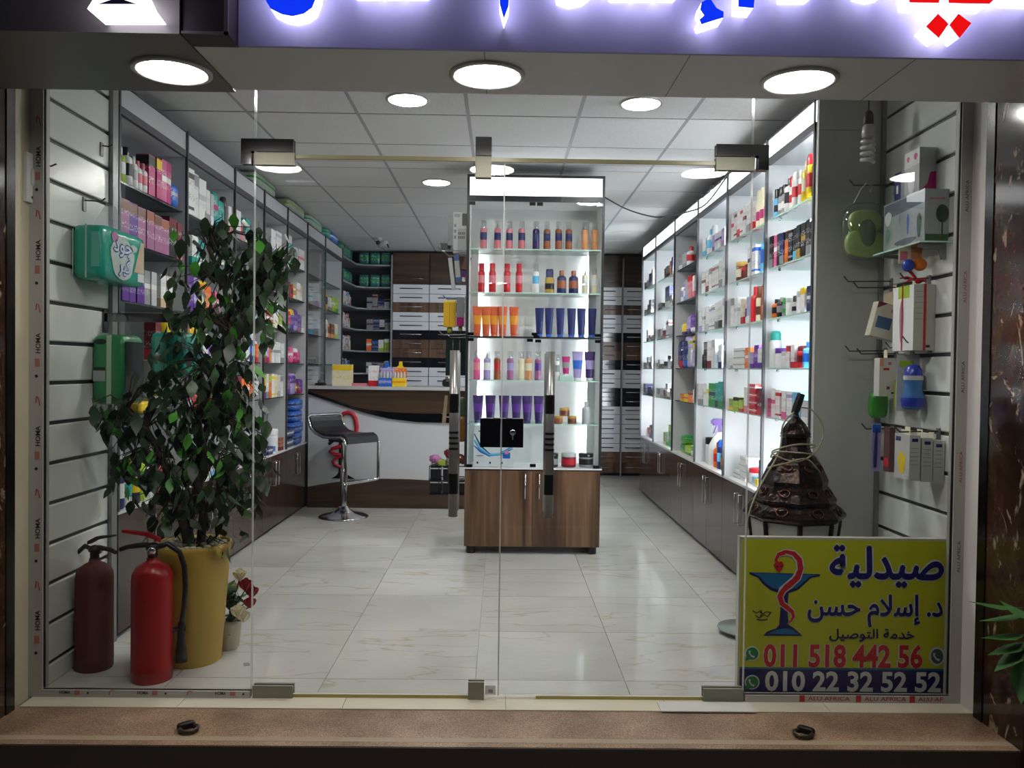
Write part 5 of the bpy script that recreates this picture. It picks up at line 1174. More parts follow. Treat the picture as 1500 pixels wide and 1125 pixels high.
# ================================================================== YELLOW SIGN
BYF = 3.105
sg = thing('sign_board', 'yellow and navy pharmacy sign board with phone numbers', 'sign', (1.335, 3.12, 0.0))
def bp(px, py): q = at(px, py, Y=BYF); return q.x, q.z
YEL = M('sign_yellow', 'c4c62a', 0.35); NAVY = M('sign_navy', '1a1e62', 0.35)
x0, zt = bp(1085, 788); x1, _ = bp(1393, 790); _, zn = bp(1240, 981); zb = 0.004
part('board', MB().box(x0 + 0.004, x1, BYF, BYF + 0.028, zb, zt - 0.004), M('sign_back', 'b9b9b2', 0.5), sg, True)
part('frame', MB().box(x0, x1 + 0.003, BYF - 0.002, BYF + 0.03, zt - 0.004, zt + 0.004), M('sign_edge', 'c9c9bd', 0.35, 0.3), sg, True)
part('frame', MB().box(x0 - 0.004, x0 + 0.004, BYF - 0.002, BYF + 0.03, zb, zt + 0.004), M('sign_edge'), sg, True)
part('panel', MB().box(x0 + 0.004, x1, BYF - 0.002, BYF, zn, zt - 0.004), YEL, sg, True, 'yellow upper field')
part('panel', MB().box(x0 + 0.004, x1, BYF - 0.002, BYF, zb, zn), NAVY, sg, True, 'navy lower field')
part('stripe', MB().box(x0 + 0.004, x1, BYF - 0.0024, BYF - 0.002, zn, zn + 0.008), M('sign_teal', '2a6f8c', 0.35), sg, True)
sf = lambda u, v, d: (u, BYF - 0.002 - d, v)
INKN = M('sign_ink_navy', '1a1866', 0.4); PALE = M('sign_ink_pale', 'd6dbe4', 0.4); SRED = M('sign_ink_red', 'cc2229', 0.4); SWHITE = M('sign_ink_white', 'e2e5e1', 0.4)
def sign_text(body, pxa, pya, pxb, pyb, m, bold, halo=0.0):
    xa, za = bp(pxa, pyb); xb, zb_ = bp(pxb, pya)
    if halo:
        part('lettering', text_mb(body, sf, xa - halo, xb + halo, za - halo, zb_ + halo, 0.0004, bold + 0.035), PALE, sg, True, 'pale outline of the lettering')
    part('lettering', text_mb(body, sf, xa, xb, za, zb_, 0.0014, bold), m, sg, True)
sign_text('\uFE94\uFEF4\uFEDF\uFEAA\uFEF4\uFEBB', 1214, 799, 1383, 860, INKN, 0.03, 0.004)
sign_text('\uFEE6\uFEB4\uFEA3 \uFEE1\uFEFC\uFEB3\uFE87 .\uFEA9', 1182, 871, 1381, 918, INKN, 0.025, 0.003)
sign_text('\uFEDE\uFEF4\uFEBB\uFEEE\uFE98\uFEDF\uFE8D \uFE94\uFEE3\uFEAA\uFEA7', 1214, 921, 1339, 939, INKN, 0.02)
sign_text('011 518 442 56', 1118, 944, 1351, 977, SRED, 0.03, 0.0025)
sign_text('010 22 32 52 52', 1120, 984, 1378, 1012, SWHITE, 0.03)
# bowl and snake
def spoly(pts, m, d, nm='emblem', lab=None):
    q = [bp(*p) for p in pts]; A = sum(a[0] * b_[1] - b_[0] * a[1] for a, b_ in zip(q, q[1:] + q[:1]))
    if A < 0: q.reverse()
    return part(nm, MB().prism(q, 1, BYF - 0.002 - d, BYF - 0.002), m, sg, True, lab)
BOWL = M('sign_bowl_blue', '1b6ea0', 0.4)
spoly([(1097, 838), (1201, 841), (1200, 844), (1188, 846), (1178, 855), (1168, 864), (1155, 868.5), (1153, 890), (1155, 915), (1163, 920), (1172, 928), (1175, 931), (1118, 931), (1123, 925), (1137, 920), (1141, 915), (1143, 890), (1141, 868.5), (1128, 864), (1118, 856), (1110, 846), (1098, 841)], INKN, 0.0008)
spoly([(1100, 839), (1197, 842), (1186, 844), (1176, 853), (1166, 861), (1150, 865), (1131, 861), (1120, 853), (1112, 844)], BOWL, 0.0014, lab='blue bowl')
spoly([(1125, 928), (1170, 929), (1160, 922), (1150, 920), (1136, 922)], BOWL, 0.0014)
sna = [(1141, 828), (1136, 820), (1140, 812), (1150, 808.5), (1162, 811), (1170, 820), (1172, 832), (1168, 845), (1156, 856), (1146, 864), (1142, 874), (1145, 884), (1153, 890), (1160, 896), (1162, 902), (1159, 908), (1153, 914)]
sw_ = [3, 5, 6, 7, 8, 9, 9, 9, 9.5, 9, 8, 7.5, 7, 6, 4.5, 3, 1]
def ribbon2(pts, ws, k, d, m, lab=None):
    pts = [Vector(bp(*p) + (0,)) for p in pts]; L = []; R = []
    for i, p in enumerate(pts):
        t = (pts[min(i + 1, len(pts) - 1)] - pts[max(i - 1, 0)]).normalized(); n_ = Vector((-t.y, t.x, 0)); h = ws[i] * k * 0.5 * 0.0026
        L.append(p + n_ * h); R.append(p - n_ * h)
    v = [sf(p.x, p.y, d) for p in L + R]; n2 = len(pts); b_ = MB().add(v, [(i, n2 + i, n2 + i + 1, i + 1) for i in range(n2 - 1)]); part('emblem', b_, m, sg, True, lab)
ribbon2(sna, sw_, 1.35, 0.0016, PALE); ribbon2(sna, sw_, 1.0, 0.002, SRED, 'red snake')
ribbon2([(1150, 811), (1160, 814), (1166, 822), (1167, 834), (1160, 846), (1147, 857), (1139, 868)], [1, 1.5, 2, 2, 2, 1.5, 1], 1.0, 0.0023, PALE)
spoly([(1133, 828), (1136, 823), (1145, 822), (1148, 827), (1145, 834), (1141, 838), (1137, 835)], SRED, 0.0024)
for px in (1138.2, 1144): spoly([(px - 1, 828), (px + 1, 828), (px + 1, 830.5), (px - 1, 830.5)], INKN, 0.0028)
# little black signature and phone discs
for pts in ([(1102, 894), (1108, 898), (1112, 895), (1116, 899), (1122, 896), (1130, 897)], [(1106, 901), (1112, 905), (1119, 900), (1124, 903), (1128, 898)], [(1108, 907), (1116, 908), (1124, 907)], [(1114, 893), (1116, 899), (1113, 903)]):
    ribbon2(pts, [1.6] * len(pts), 1.0, 0.001, INK)
def disc(px, py, rp, m, d): c = bp(px, py); return MB().lathe([(rp * 0.0026, 0), (rp * 0.0026, d)], 20).move(Matrix.Translation((c[0], BYF - 0.002, c[1])) @ Matrix.Rotation(PI / 2, 4, 'X'))
def handset(px, py, s, m, d):
    ribbon2([(px - 0.42 * s, py - 0.5 * s), (px - 0.45 * s, py - 0.1 * s), (px - 0.1 * s, py + 0.4 * s), (px + 0.35 * s, py + 0.55 * s)], [0.38 * s, 0.22 * s, 0.22 * s, 0.38 * s], 1.0, d, m)
WAG = M('phone_icon_green', '1f8a4a', 0.4)
for px, py in ((1101.5, 957), (1101.5, 999)):
    part('icon', disc(px, py, 11, PALE, 0.0008), PALE, sg, True); part('icon', disc(px, py, 9.3, WAG, 0.0013), WAG, sg, True)
    spoly([(px - 8.5, py + 4), (px - 10.5, py + 11), (px - 3, py + 8.5)], WAG, 0.0012, 'icon'); handset(px, py, 9, PALE, 0.0019)
part('icon', MB().add([sf(bp(1372 + 11.5 * math.cos(u), 961 + 14 * math.sin(u))[0], bp(1372, 961 + 14 * math.sin(u))[1], 0.0008) for u in [2 * PI * i / 20 for i in range(20)]], [tuple(range(20))[::-1]]), PALE, sg, True)
part('icon', MB().add([sf(bp(1372 + 9 * math.cos(u), 961 + 11 * math.sin(u))[0], bp(1372, 961 + 11 * math.sin(u))[1], 0.0013) for u in [2 * PI * i / 20 for i in range(20)]], [tuple(range(20))[::-1]]), M('icon_grey_green', '54645a', 0.4), sg, True)
handset(1372, 961, 10, PALE, 0.0019)
# ================================================================== HANGING GOODS
WIRE = M('hook_wire', '55534f', 0.3, 0.8)
def hook(side, y, z, L, label, tipup=0.02):
    f = -1.74 if side < 0 else 1.74; s = 1 if side < 0 else -1
    t = thing('display_hook', label, 'hook', (f, y, z), 0, 'hooks on the %s slat wall' % ('left' if side < 0 else 'right'))
    part('plate', MB().box(min(0, s * 0.006), max(0, s * 0.006), -0.012, 0.012, -0.045, 0.012), STEEL, t)
    part('rod', MB().tube([(s * 0.004, 0, 0), (s * (L - 0.02), 0, -0.004), (s * L, 0, tipup)], 0.0032, 6), WIRE, t)
    return t
def hang(px, py, y): return at(px, py, Y=y)
# left slat wall: diaper packs
hook(-1, 3.40, 1.925, 0.09, 'small wire hook holding the teal diaper pack', 0.01)
hook(-1, 3.545, 2.19, 0.05, 'short empty hook high on the left slat wall', 0.005)
hook(-1, 3.12, 2.0, 0.04, 'short empty hook beside the left window frame', 0.005)
TEAL = carton_mat('teal', 'green', 3)
def diaper(loc, dx_, dy_, dz_, cols, label):
    t = thing('diaper_pack', label, 'pack', loc)
    part('bag', MB().puff(0, 0, dz_ / 2, dx_ / 2, dy_ / 2, dz_ / 2, 9, 8, 0, 0.006), cols, t)
    return t
TEALP = M('diaper_teal', '1f9a84', 0.22)
d1_ = diaper((-1.672, 3.495, 1.59), 0.125, 0.41, 0.225, TEALP, 'teal diaper pack with white Arabic lettering, hung on left wall')
fx2 = lambda u, v, d: (0.0635 + d, u, v)
def blob(cx_, cz_, rx, rz, m, d, nm='print'):
    part(nm, MB().add([fx2(cx_ + rx * (1 + 0.08 * math.sin(5 * u)) * math.cos(u), cz_ + rz * math.sin(u), d) for u in [2 * PI * i / 20 for i in range(20)]], [tuple(range(20))]), m, d1_)
blob(-0.03, 0.105, 0.105, 0.092, M('diaper_white_cloud', 'b9c9c4', 0.3), 0.001)
blob(-0.10, 0.185, 0.03, 0.022, pm('mauve'), 0.0015); blob(0.07, 0.16, 0.035, 0.016, M('diaper_white_cloud'), 0.001)
part('print', MB().add([fx2(0.172, 0.2, 0.001), fx2(0.14, 0.195, 0.001), fx2(0.075, 0.06, 0.001), fx2(0.172, 0.06, 0.001)], [(3, 2, 1, 0)]), M('diaper_beige', 'b9a78f', 0.35), d1_)
part('print', MB().add([fx2(0.11, 0.022, 0.0012), fx2(0.172, 0.022, 0.0012), fx2(0.172, 0.058, 0.0012), fx2(0.11, 0.058, 0.0012)], [(0, 1, 2, 3)]), M('diaper_label_white', 'c9d2d2', 0.35), d1_)
NV = M('diaper_navy', '1c2f86', 0.35); WH = M('diaper_letter_white', 'c9d6e6', 0.35)
for body, a, b_, c_, e_ in (('\uFEA9\uFEEE\uFE9F', -0.115, 0.05, 0.108, 0.172), ('\uFEAE\uFEF4\uFEDB', -0.07, 0.035, 0.03, 0.102)):
    part('lettering', text_mb(body, fx2, a - 0.006, b_ + 0.006, c_ - 0.006, e_ + 0.006, 0.002, 0.07), NV, d1_, label='navy outline of the lettering')
    part('lettering', text_mb(body, fx2, a, b_, c_, e_, 0.0034, 0.022), WH, d1_)
part('print', MB().box(-0.055, -0.052, -0.2065, -0.2045, 0.02, 0.2), pm('silver'), d1_)
part('print', MB().box(-0.005, 0.001, -0.207, -0.2045, 0.005, 0.22), M('diaper_seam', '9fc4b8', 0.3), d1_)
part('print', MB().box(0.02, 0.05, -0.207, -0.2045, 0.05, 0.19), M('diaper_panel', '5fae9c', 0.3), d1_)
def handle_bag(par, dx_, dy_, z0, z1): part('bag_handle', MB().prism([(-dy_ * 0.42, z0), (dy_ * 0.42, z0), (dy_ * 0.12, z1), (-dy_ * 0.12, z1)], 0, -0.0015, 0.0015), FILM, par)
handle_bag(d1_, 0.12, 0.36, 0.22, 0.335)
bar = thing('display_bar', 'long dark steel display bar on the left slat wall', 'bar', (-1.74, 3.58, 1.455))
part('plate', MB().box(0, 0.008, -0.02, 0.02, -0.07, 0.03), DSTEEL, bar); part('bar', MB().box(0.008, 0.52, -0.005, 0.005, -0.022, 0.016), DSTEEL, bar)
GRN = M('diaper_green', '2f7d4a', 0.3); GRD = M('diaper_dark', '10261e', 0.25)
d2_ = diaper((-1.668, 3.56, 1.075), 0.135, 0.20, 0.30, [GRN], 'dark green diaper pack with pale strip, hung nearest slat wall')
part('print', MB().box(-0.004, 0.016, -0.102, -0.099, 0.005, 0.295), M('diaper_pale_strip', '9fb89a', 0.35), d2_)
part('print', MB().box(-0.06, -0.01, -0.1015, -0.099, 0.10, 0.145), M('diaper_label_grey', '9aa0a0', 0.4), d2_); part('print', MB().box(-0.06, -0.01, -0.1015, -0.099, 0.145, 0.16), GRD, d2_)
part('print', MB().lathe([(0.026, 0), (0.026, 0.001)], 16, sy=0.45).move(Matrix.Translation((-0.03, -0.0995, 0.268)) @ Matrix.Rotation(PI / 2, 4, 'X')), GRD, d2_)
part('print', MB().box(0.0665, 0.069, -0.085, 0.085, 0.03, 0.27), GRD, d2_)
part('bag_handle', MB().prism([(-0.06, 0.295), (0.06, 0.295), (0.02, 0.40), (-0.02, 0.40)], 1, -0.0015, 0.0015), FILM, d2_)
d3_ = diaper((-1.44, 3.63, 1.19), 0.15, 0.24, 0.20, TEALP, 'crinkled teal diaper pack hung farther along the bar')
part('print', MB().box(-0.05, 0.0, -0.1225, -0.1195, 0.03, 0.18), M('diaper_panel'), d3_)
part('lettering', text_mb('GOO', lambda u, v, d: (0.0755 + d, u, v), -0.05, 0.10, 0.07, 0.115, 0.001, 0.02), M('diaper_mark_dark', '1c3f48', 0.4), d3_)
part('bag_handle', MB().prism([(-0.06, 0.19), (0.06, 0.19), (0.025, 0.285), (-0.025, 0.285)], 1, -0.0015, 0.0015), FILM, d3_)

# right slat wall
for i, (px, py, y, lab) in enumerate(((1236, 411, 3.62, 'empty wire hook left of the tilted white box'), (1250, 420, 3.50, 'wire hook carrying the tilted white box'), (1238, 513, 3.66, 'empty wire hook above the bright green pack'), (1255, 517, 3.56, 'wire hook carrying the white orange carton'), (1297, 508, 3.42, 'wire hook beside the ribboned box bottom'), (1322, 500, 3.28, 'wire hook above the blue baby bottle'), (1262, 627, 3.58, 'wire hook above the toothbrush card'), (1310, 631, 3.20, 'wire hook carrying the row of narrow boxes'), (1318, 407, 3.30, 'wire hook behind the red ribbon bow'), (1244, 270, 3.60, 'wire hook carrying the lime padded seat'))):
    z = at(px, py, Y=y).z; x = at(px, py, Y=y).x
    hook(1, y, z, max(0.08, 1.74 - x), lab)
def rbox(name, loc, sx, sy, sz, mat, label, cat='box', roty=0.0, group=None):
    t = thing(name, label, cat, loc, 0, group); t.rotation_euler = (0, roty, 0)
    part('carton', MB().box(-sx / 2, sx / 2, -sy / 2, sy / 2, 0, sz), mat, t); return t
def tab(t, z, w_=0.03, h=0.035, y=0.0): part('hang_tab', MB().box(-0.001, 0.001, y - w_ / 2, y + w_ / 2, z, z + h), pm('cream'), t)
# glass shelf with brackets and the big pack
gs = thing('glass_ledge', 'small glass ledge on brackets, right slat wall', 'shelf', (1.74, 3.33, 1.76))
part('shelf', MB().glassbox(-0.13, -0.002, -0.2, 0.2, 0.0, 0.006, 2), [GSHELF, GEDGE], gs)
for y in (-0.15, 0.15):
    part('bracket', MB().prism([(-0.11, -0.002), (-0.002, -0.002), (-0.002, -0.06), (-0.02, -0.06), (-0.03, -0.02), (-0.11, -0.012)], 1, y - 0.004, y + 0.004), STEEL, gs)
t = rbox('printed_pack', (1.692, 3.335, 1.7685), 0.095, 0.34, 0.205, M('pack_pale_grey', 'b4b9ba', 0.2), 'big pale pack printed with trees on the glass ledge', 'pack')
lf = lambda u, v, d: (-0.0475 - d, -u, v)
def lblob(t, cx_, cz_, rx, rz, m, nm='print'): part(nm, MB().add([lf(cx_ + rx * math.cos(u) * (1 + 0.15 * math.sin(3 * u)), cz_ + rz * math.sin(u), 0.001) for u in [2 * PI * i / 12 for i in range(12)]], [tuple(range(12))]), m, t)
part('print', MB().add([lf(-0.165, 0.14, 0.0006), lf(0.165, 0.155, 0.0006), lf(0.165, 0.2, 0.0006), lf(-0.165, 0.2, 0.0006)], [(0, 1, 2, 3)]), M('pack_slate', '6f7684', 0.25), t)
lblob(t, 0.13, 0.07, 0.018, 0.05, M('tree_green', '2f4a3c', 0.4)); lblob(t, 0.04, 0.09, 0.01, 0.045, pm('blue')); lblob(t, -0.03, 0.12, 0.012, 0.018, pm('grey')); lblob(t, 0.02, 0.022, 0.09, 0.014, M('pack_slate')); lblob(t, -0.13, 0.07, 0.02, 0.03, M('pack_mint', '6fa08c', 0.4)); lblob(t, -0.13, 0.14, 0.03, 0.03, pm('white'))
ff = lambda u, v, d: (u, -0.17 - d, v)
part('print', MB().add([ff(0.022 + 0.026 * math.cos(u), 0.11 + 0.036 * math.sin(u), 0.001) for u in [2 * PI * i / 12 for i in range(12)]], [tuple(range(12))]), M('tree_green'), t)
part('print', MB().box(-0.045, 0.045, -0.1712, -0.17, 0.0, 0.03), M('pack_grass', '4a6a40', 0.4), t); part('print', MB().box(-0.03, 0.03, -0.1712, -0.17, 0.165, 0.172), pm('rose'), t)
part('stem', MB().box(0.019, 0.025, -0.171, -0.17, 0.02, 0.08), M('tree_green'), t)
part('wrap', MB().box(-0.05, 0.049, -0.172, 0.172, 0.0, 0.208), FILM, t)
t = rbox('carton_box', (1.705, 3.325, 1.979), 0.068, 0.12, 0.185, pm('silver'), 'white box with dark pink patch on top of tree pack')
part('print', MB().box(-0.0345, -0.034, -0.06, 0.06, 0.12, 0.185), pm('white'), t); lf = lambda u, v, d: (-0.0345 - d, -u, v)
lblob(t, 0.03, 0.155, 0.014, 0.014, pm('pink')); lblob(t, -0.03, 0.155, 0.012, 0.012, pm('rose')); lblob(t, 0.0, 0.05, 0.028, 0.045, pm('white'))
part('print', MB().prism([(-0.02, 0.0), (0.034, 0.0), (0.034, 0.09), (0.01, 0.085), (0.0, 0.04), (-0.02, 0.02)], 1, -0.0608, -0.06), pm('magenta'), t)
t = rbox('carton_box', (1.708, 3.45, 1.979), 0.05, 0.09, 0.13, pm('grey'), 'narrow blue and grey box behind the pink patched one')
part('print', MB().box(-0.0255, -0.025, -0.01, 0.045, 0.0, 0.13), pm('navy'), t); part('print', MB().box(-0.0258, -0.0255, 0.0, 0.04, 0.09, 0.12), pm('purple'), t); part('print', MB().box(-0.0258, -0.0255, 0.012, 0.028, 0.04, 0.075), pm('white'), t)
# lime padded seat in plastic
t = thing('padded_seat', 'lime green padded seat in clear plastic bag', 'seat', (1.605, 3.60, 1.765)); LIM = M('lime_padding', 'a0b46c', 0.4)
part('cushion', MB().puff(0, 0, 0.062, 0.088, 0.034, 0.062, 2.6, 7), LIM, t); part('cushion', MB().puff(0, 0.002, 0.155, 0.074, 0.03, 0.055, 2.6, 7), LIM, t)
part('inset', MB().puff(0.0, -0.02, 0.10, 0.038, 0.022, 0.065, 2.4, 6), M('seat_olive', '5f6f48', 0.5), t)
part('bag', MB().puff(0, 0, 0.115, 0.10, 0.045, 0.125, 3.5, 6, 0, 0.04), FILM, t)
part('hanger', MB().tube([(-0.05, 0, 0.24), (-0.02, 0, 0.30), (0.0, 0, 0.325), (0.03, 0, 0.315), (0.02, 0, 0.29)], 0.004, 6), M('hanger_clear', 'a6a8a6', 0.3), t)
# rattle card
t = thing('rattle_card', 'card with blue and orange rattle balls below the ledge', 'toy', (1.668, 3.30, 1.66))
part('card', MB().box(-0.05, 0.045, 0.012, 0.014, 0.04, 0.115), pm('cream'), t); part('print', MB().box(0.0, 0.045, 0.0105, 0.012, 0.045, 0.112), pm('peach'), t); part('print', MB().box(-0.045, -0.015, 0.0105, 0.012, 0.055, 0.09), pm('rose'), t)
part('ball', MB().puff(-0.022, -0.012, 0.03, 0.024, 0.024, 0.026, 2, 5), M('ball_blue', '2a45a8', 0.15), t); part('ball', MB().puff(0.026, -0.012, 0.034, 0.026, 0.026, 0.026, 2, 5), M('ball_orange', 'c96a22', 0.15), t)
# ribboned box
t = rbox('gift_box', (1.694, 3.33, 1.345), 0.088, 0.17, 0.265, M('box_pale_grey', 'a9aaa0', 0.4), 'tall pale box tied with red ribbon, right slat wall'); tab(t, 0.265)
part('print', MB().box(-0.0448, -0.044, -0.085, 0.085, 0, 0.265), pm('white'), t); part('print', MB().box(-0.0456, -0.0448, -0.05, 0.04, 0.215, 0.265), pm('lime'), t)
lf = lambda u, v, d: (-0.0452 - d, -u, v); lblob(t, -0.01, 0.12, 0.016, 0.09, M('brush_mauve', '9c8088', 0.4))
RIB = M('red_ribbon', 'b01e28', 0.35)
part('ribbon', MB().box(-0.0475, -0.0455, 0.0, 0.008, 0, 0.267), RIB, t); part('ribbon', MB().box(-0.004, 0.006, -0.0868, -0.085, 0, 0.267), RIB, t)
part('ribbon', MB().box(-0.0475, 0.006, 0.0, 0.008, 0.2655, 0.2675), RIB, t); part('ribbon', MB().box(-0.004, 0.006, -0.0868, 0.0, 0.2655, 0.2675), RIB, t)
part('bow', MB().puff(0, -0.03, 0.285, 0.012, 0.012, 0.012, 3, 4), RIB, t)
for d in ((-0.05, -0.03, 0.33), (-0.07, -0.02, 0.295), (-0.06, -0.045, 0.275), (0.01, -0.07, 0.272), (-0.03, -0.01, 0.335)): part('bow', MB().tube([(0, -0.03, 0.285), (d[0] * 0.6, d[1], (0.285 + d[2]) / 2 + 0.01), d], [0.004, 0.006, 0.003], 5), RIB, t)
for kk in range(6): part('print', MB().box(-0.035, 0.0 + 0.006 * (kk % 3), -0.0856, -0.085, 0.235 - kk * 0.022, 0.238 - kk * 0.022), pm('grey'), t)
part('print', MB().box(0.008, 0.024, -0.0856, -0.085, 0.012, 0.022), INK, t)
# tilted box
t = rbox('carton_box', (1.64, 3.50, 1.40), 0.125, 0.05, 0.15, M('box_cream', 'bdb9aa', 0.4), 'tilted white box with blue picture, left of ribboned box', 'box', math.radians(14))
part('print', MB().box(-0.05, 0.015, -0.0256, -0.025, 0.04, 0.09), M('picture_blue', '3c5f86', 0.35), t); part('print', MB().prism([(-0.0625, 0.15), (-0.0625, 0.12), (-0.02, 0.15)], 1, -0.0256, -0.025), pm('maroon'), t)
part('print', MB().box(0.0, 0.02, -0.0256, -0.025, 0.115, 0.13), pm('grey'), t); part('print', MB().box(0.04, 0.055, -0.0256, -0.025, 0.008, 0.016), pm('olive'), t)
t = rbox('carton_box', (1.70, 3.51, 1.46), 0.04, 0.12, 0.14, M('box_tan', 'a59a7c', 0.5), 'tan and orange box between tilted box and ribboned box')
part('print', MB().box(-0.0205, -0.02, -0.05, 0.0, 0.02, 0.09), pm('peach'), t); part('print', MB().box(-0.015, 0.015, -0.0606, -0.06, 0.03, 0.10), pm('white'), t); tab(t, 0.14)
# third row
t = rbox('carton_box', (1.662, 3.50, 1.152), 0.075, 0.05, 0.165, M('box_white2', 'c4c3bf', 0.4), 'white carton with orange corner, left of baby bottle'); tab(t, 0.165)
part('print', MB().box(-0.0375, -0.02, -0.0256, -0.025, 0.13, 0.16), pm('peach'), t); part('print', MB().box(-0.02, 0.005, -0.0256, -0.025, 0.112, 0.122), pm('red'), t); part('print', MB().box(0.0, 0.014, -0.0256, -0.025, 0.135, 0.148), pm('rose'), t); part('print', MB().box(0.015, 0.03, -0.0256, -0.025, 0.012, 0.018), INK, t); part('print', MB().box(-0.005, 0.008, -0.0256, -0.025, 0.03, 0.042), pm('brown'), t)
t = thing('baby_bottle', 'blue baby drinking bottle on hanging card', 'bottle', (1.683, 3.30, 1.105)); BB = M('bottle_blue', '3f6fa8', 0.12); BN = M('bottle_navy', '2b3aa0', 0.2)
part('bottle', MB().lathe([(0.03, 0.0), (0.041, 0.008), (0.045, 0.035), (0.042, 0.06), (0.032, 0.085), (0.035, 0.105), (0.036, 0.12)], 20), BB, t); part('lower_print', MB().lathe([(0.0425, 0.012), (0.0465, 0.035), (0.045, 0.048)], 20, cap=False), BN, t)
part('collar', MB().lathe([(0.038, 0.12), (0.038, 0.138)], 20), pm('silver'), t); part('cap', MB().lathe([(0.036, 0.138), (0.034, 0.162), (0.02, 0.18), (0, 0.184)], 20), BN, t)
part('card', MB().box(-0.045, 0.05, 0.048, 0.050, -0.01, 0.225), pm('silver'), t); part('print', MB().box(-0.035, 0.025, 0.0465, 0.048, 0.175, 0.2), pm('lime'), t); tab(t, 0.225, 0.03, 0.02, 0.049)
t = thing('soap_pack', 'bright green pack hanging low beside the grey corner', 'pack', (1.685, 3.61, 1.05)); part('bag', MB().puff(0, 0, 0.06, 0.04, 0.025, 0.06, 4, 5), M('pack_bright_green', '3f8f36', 0.2), t); part('hang_tab', MB().box(-0.015, 0.015, -0.001, 0.001, 0.115, 0.15), pm('green'), t)
t = rbox('carton_box', (1.70, 3.42, 1.10), 0.05, 0.05, 0.12, pm('olive'), 'olive and white carton behind the blue baby bottle'); part('print', MB().box(-0.025, 0.025, -0.0256, -0.025, 0.0, 0.035), pm('white'), t); part('print', MB().box(-0.025, 0.02, -0.0256, -0.025, 0.09, 0.12), pm('purple'), t); tab(t, 0.12)
# bottom row
t = thing('toothbrush_card', 'slim toothbrush on a clear blue card, right slat wall', 'toothbrush', (1.655, 3.55, 0.82)); part('card', MB().box(-0.022, 0.018, 0, 0.002, 0, 0.21), pm('lavender'), t); part('handle', MB().tube([(-0.01, -0.006, 0.02), (-0.009, -0.008, 0.1), (-0.006, -0.006, 0.19)], [0.006, 0.007, 0.004], 6), pm('navy'), t); part('print', MB().box(-0.02, 0.016, -0.001, 0, 0.17, 0.205), pm('blue'), t)
t = rbox('carton_box', (1.68, 3.46, 0.83), 0.05, 0.05, 0.19, M('box_maroon_grey', '5c3a3c', 0.35), 'dark red box beside the toothbrush card'); part('print', MB().box(-0.0256, -0.025, -0.02, 0.02, 0.02, 0.06), pm('red'), t); part('print', MB().box(0.0, 0.025, -0.0256, -0.025, 0, 0.19), pm('silver'), t)
for k, xx in enumerate((1.619, 1.668, 1.714)):
    t = rbox('narrow_box', (xx, 3.21, 0.832 - 0.004 * k), 0.043, 0.12, 0.178 - 0.006 * k, M('box_white3', 'b7b8b4', 0.4), 'narrow white hanging box, %s of three from left, right wall' % ORD[k], 'box', 0, 'narrow boxes on one hook'); tab(t, 0.178 - 0.006 * k, 0.04, 0.03)
    part('print', MB().box(-0.012, 0.012, -0.0607, -0.06, 0.152 - 0.006 * k, 0.165 - 0.006 * k), pm('navy'), t)
    for q in range(5): part('print', MB().box(-0.016, 0.014 - 0.004 * (q % 2), -0.0606, -0.06, 0.125 - q * 0.016, 0.128 - q * 0.016), pm('grey'), t)
    if k == 0:
        lf = lambda u, v, d: (-0.0215 - d, -u, v); lblob(t, 0.0, 0.065, 0.03, 0.045, pm('yellow')); part('print', MB().box(-0.0225, -0.0215, 0.01, 0.05, 0.15, 0.168), pm('navy'), t)
# spiral bulb on its wire
t = thing('spiral_bulb', 'unlit spiral energy saving bulb hanging on the right', 'bulb', (at(1272, 180, Y=3.55).x, 3.55, 2.13))
part('wire', MB().tube([(0, 0, 0.265), (0.002, 0, 0.38), (0, 0, 0.494)], 0.003, 5), BLACK, t)
part('socket', MB().lathe([(0.018, 0.205), (0.022, 0.21), (0.02, 0.25), (0.012, 0.265), (0, 0.265)], 14), M('socket_dark', '35302e', 0.5), t)
part('base', MB().lathe([(0.022, 0.15), (0.027, 0.16), (0.025, 0.195), (0.018, 0.205)], 16), M('bulb_base_white', 'b4b2b0', 0.4), t)
hel = [(0.024 * math.cos(u), 0.024 * math.sin(u), 0.145 - 0.0105 * u / PI * 1.25) for u in [i * PI / 8 for i in range(0, 8 * 8)]]
part('spiral', MB().tube(hel, 0.0085, 6), M('bulb_tube_grey', 'd0cecb', 0.3), t)

# left side of the central display: hooks and hanging packs
DX = GX0
def dpt(px, py, y=5.6): return at(px, py, Y=y)
def dbox(pxa, pya, pxb, pyb, y, d, mat, label, name='hanging_box', rot=0.0, cat='box'):
    a, b_ = dpt(pxa, pyb, y), dpt(pxb, pya, y); w_, h = b_.x - a.x, b_.z - a.z
    t = thing(name, label, cat, ((a.x + b_.x) / 2, y, a.z), 0); t.rotation_euler = (0, rot, 0)
    part('carton', MB().box(-w_ / 2, w_ / 2, -d / 2, d / 2, 0, h), mat, t); t['wh'] = 1; del t['wh']; return t, w_, h
t, w_, h = dbox(664, 312, 684, 372, 5.62, 0.06, M('box_window_white', 'd9dbdf', 0.3), 'tall white carton with slotted print high on the display side')
for i in range(4): part('print', MB().box(-w_ / 2 + 0.008 + i * 0.01, -w_ / 2 + 0.014 + i * 0.01, -0.0306, -0.03, h - 0.035, h - 0.012), pm('grey'), t)
for zz in (0.10, 0.14, 0.18): part('print', MB().box(-w_ / 2 + 0.006, -w_ / 2 + 0.02, -0.0306, -0.03, zz, zz + 0.022), pm('grey'), t)
part('print', MB().box(w_ / 2 - 0.03, w_ / 2, -0.0306, -0.03, 0.19, h - 0.01), pm('black'), t); part('print', MB().box(-w_ / 2 + 0.03, w_ / 2, -0.0306, -0.03, 0.0, 0.17), pm('silver'), t)
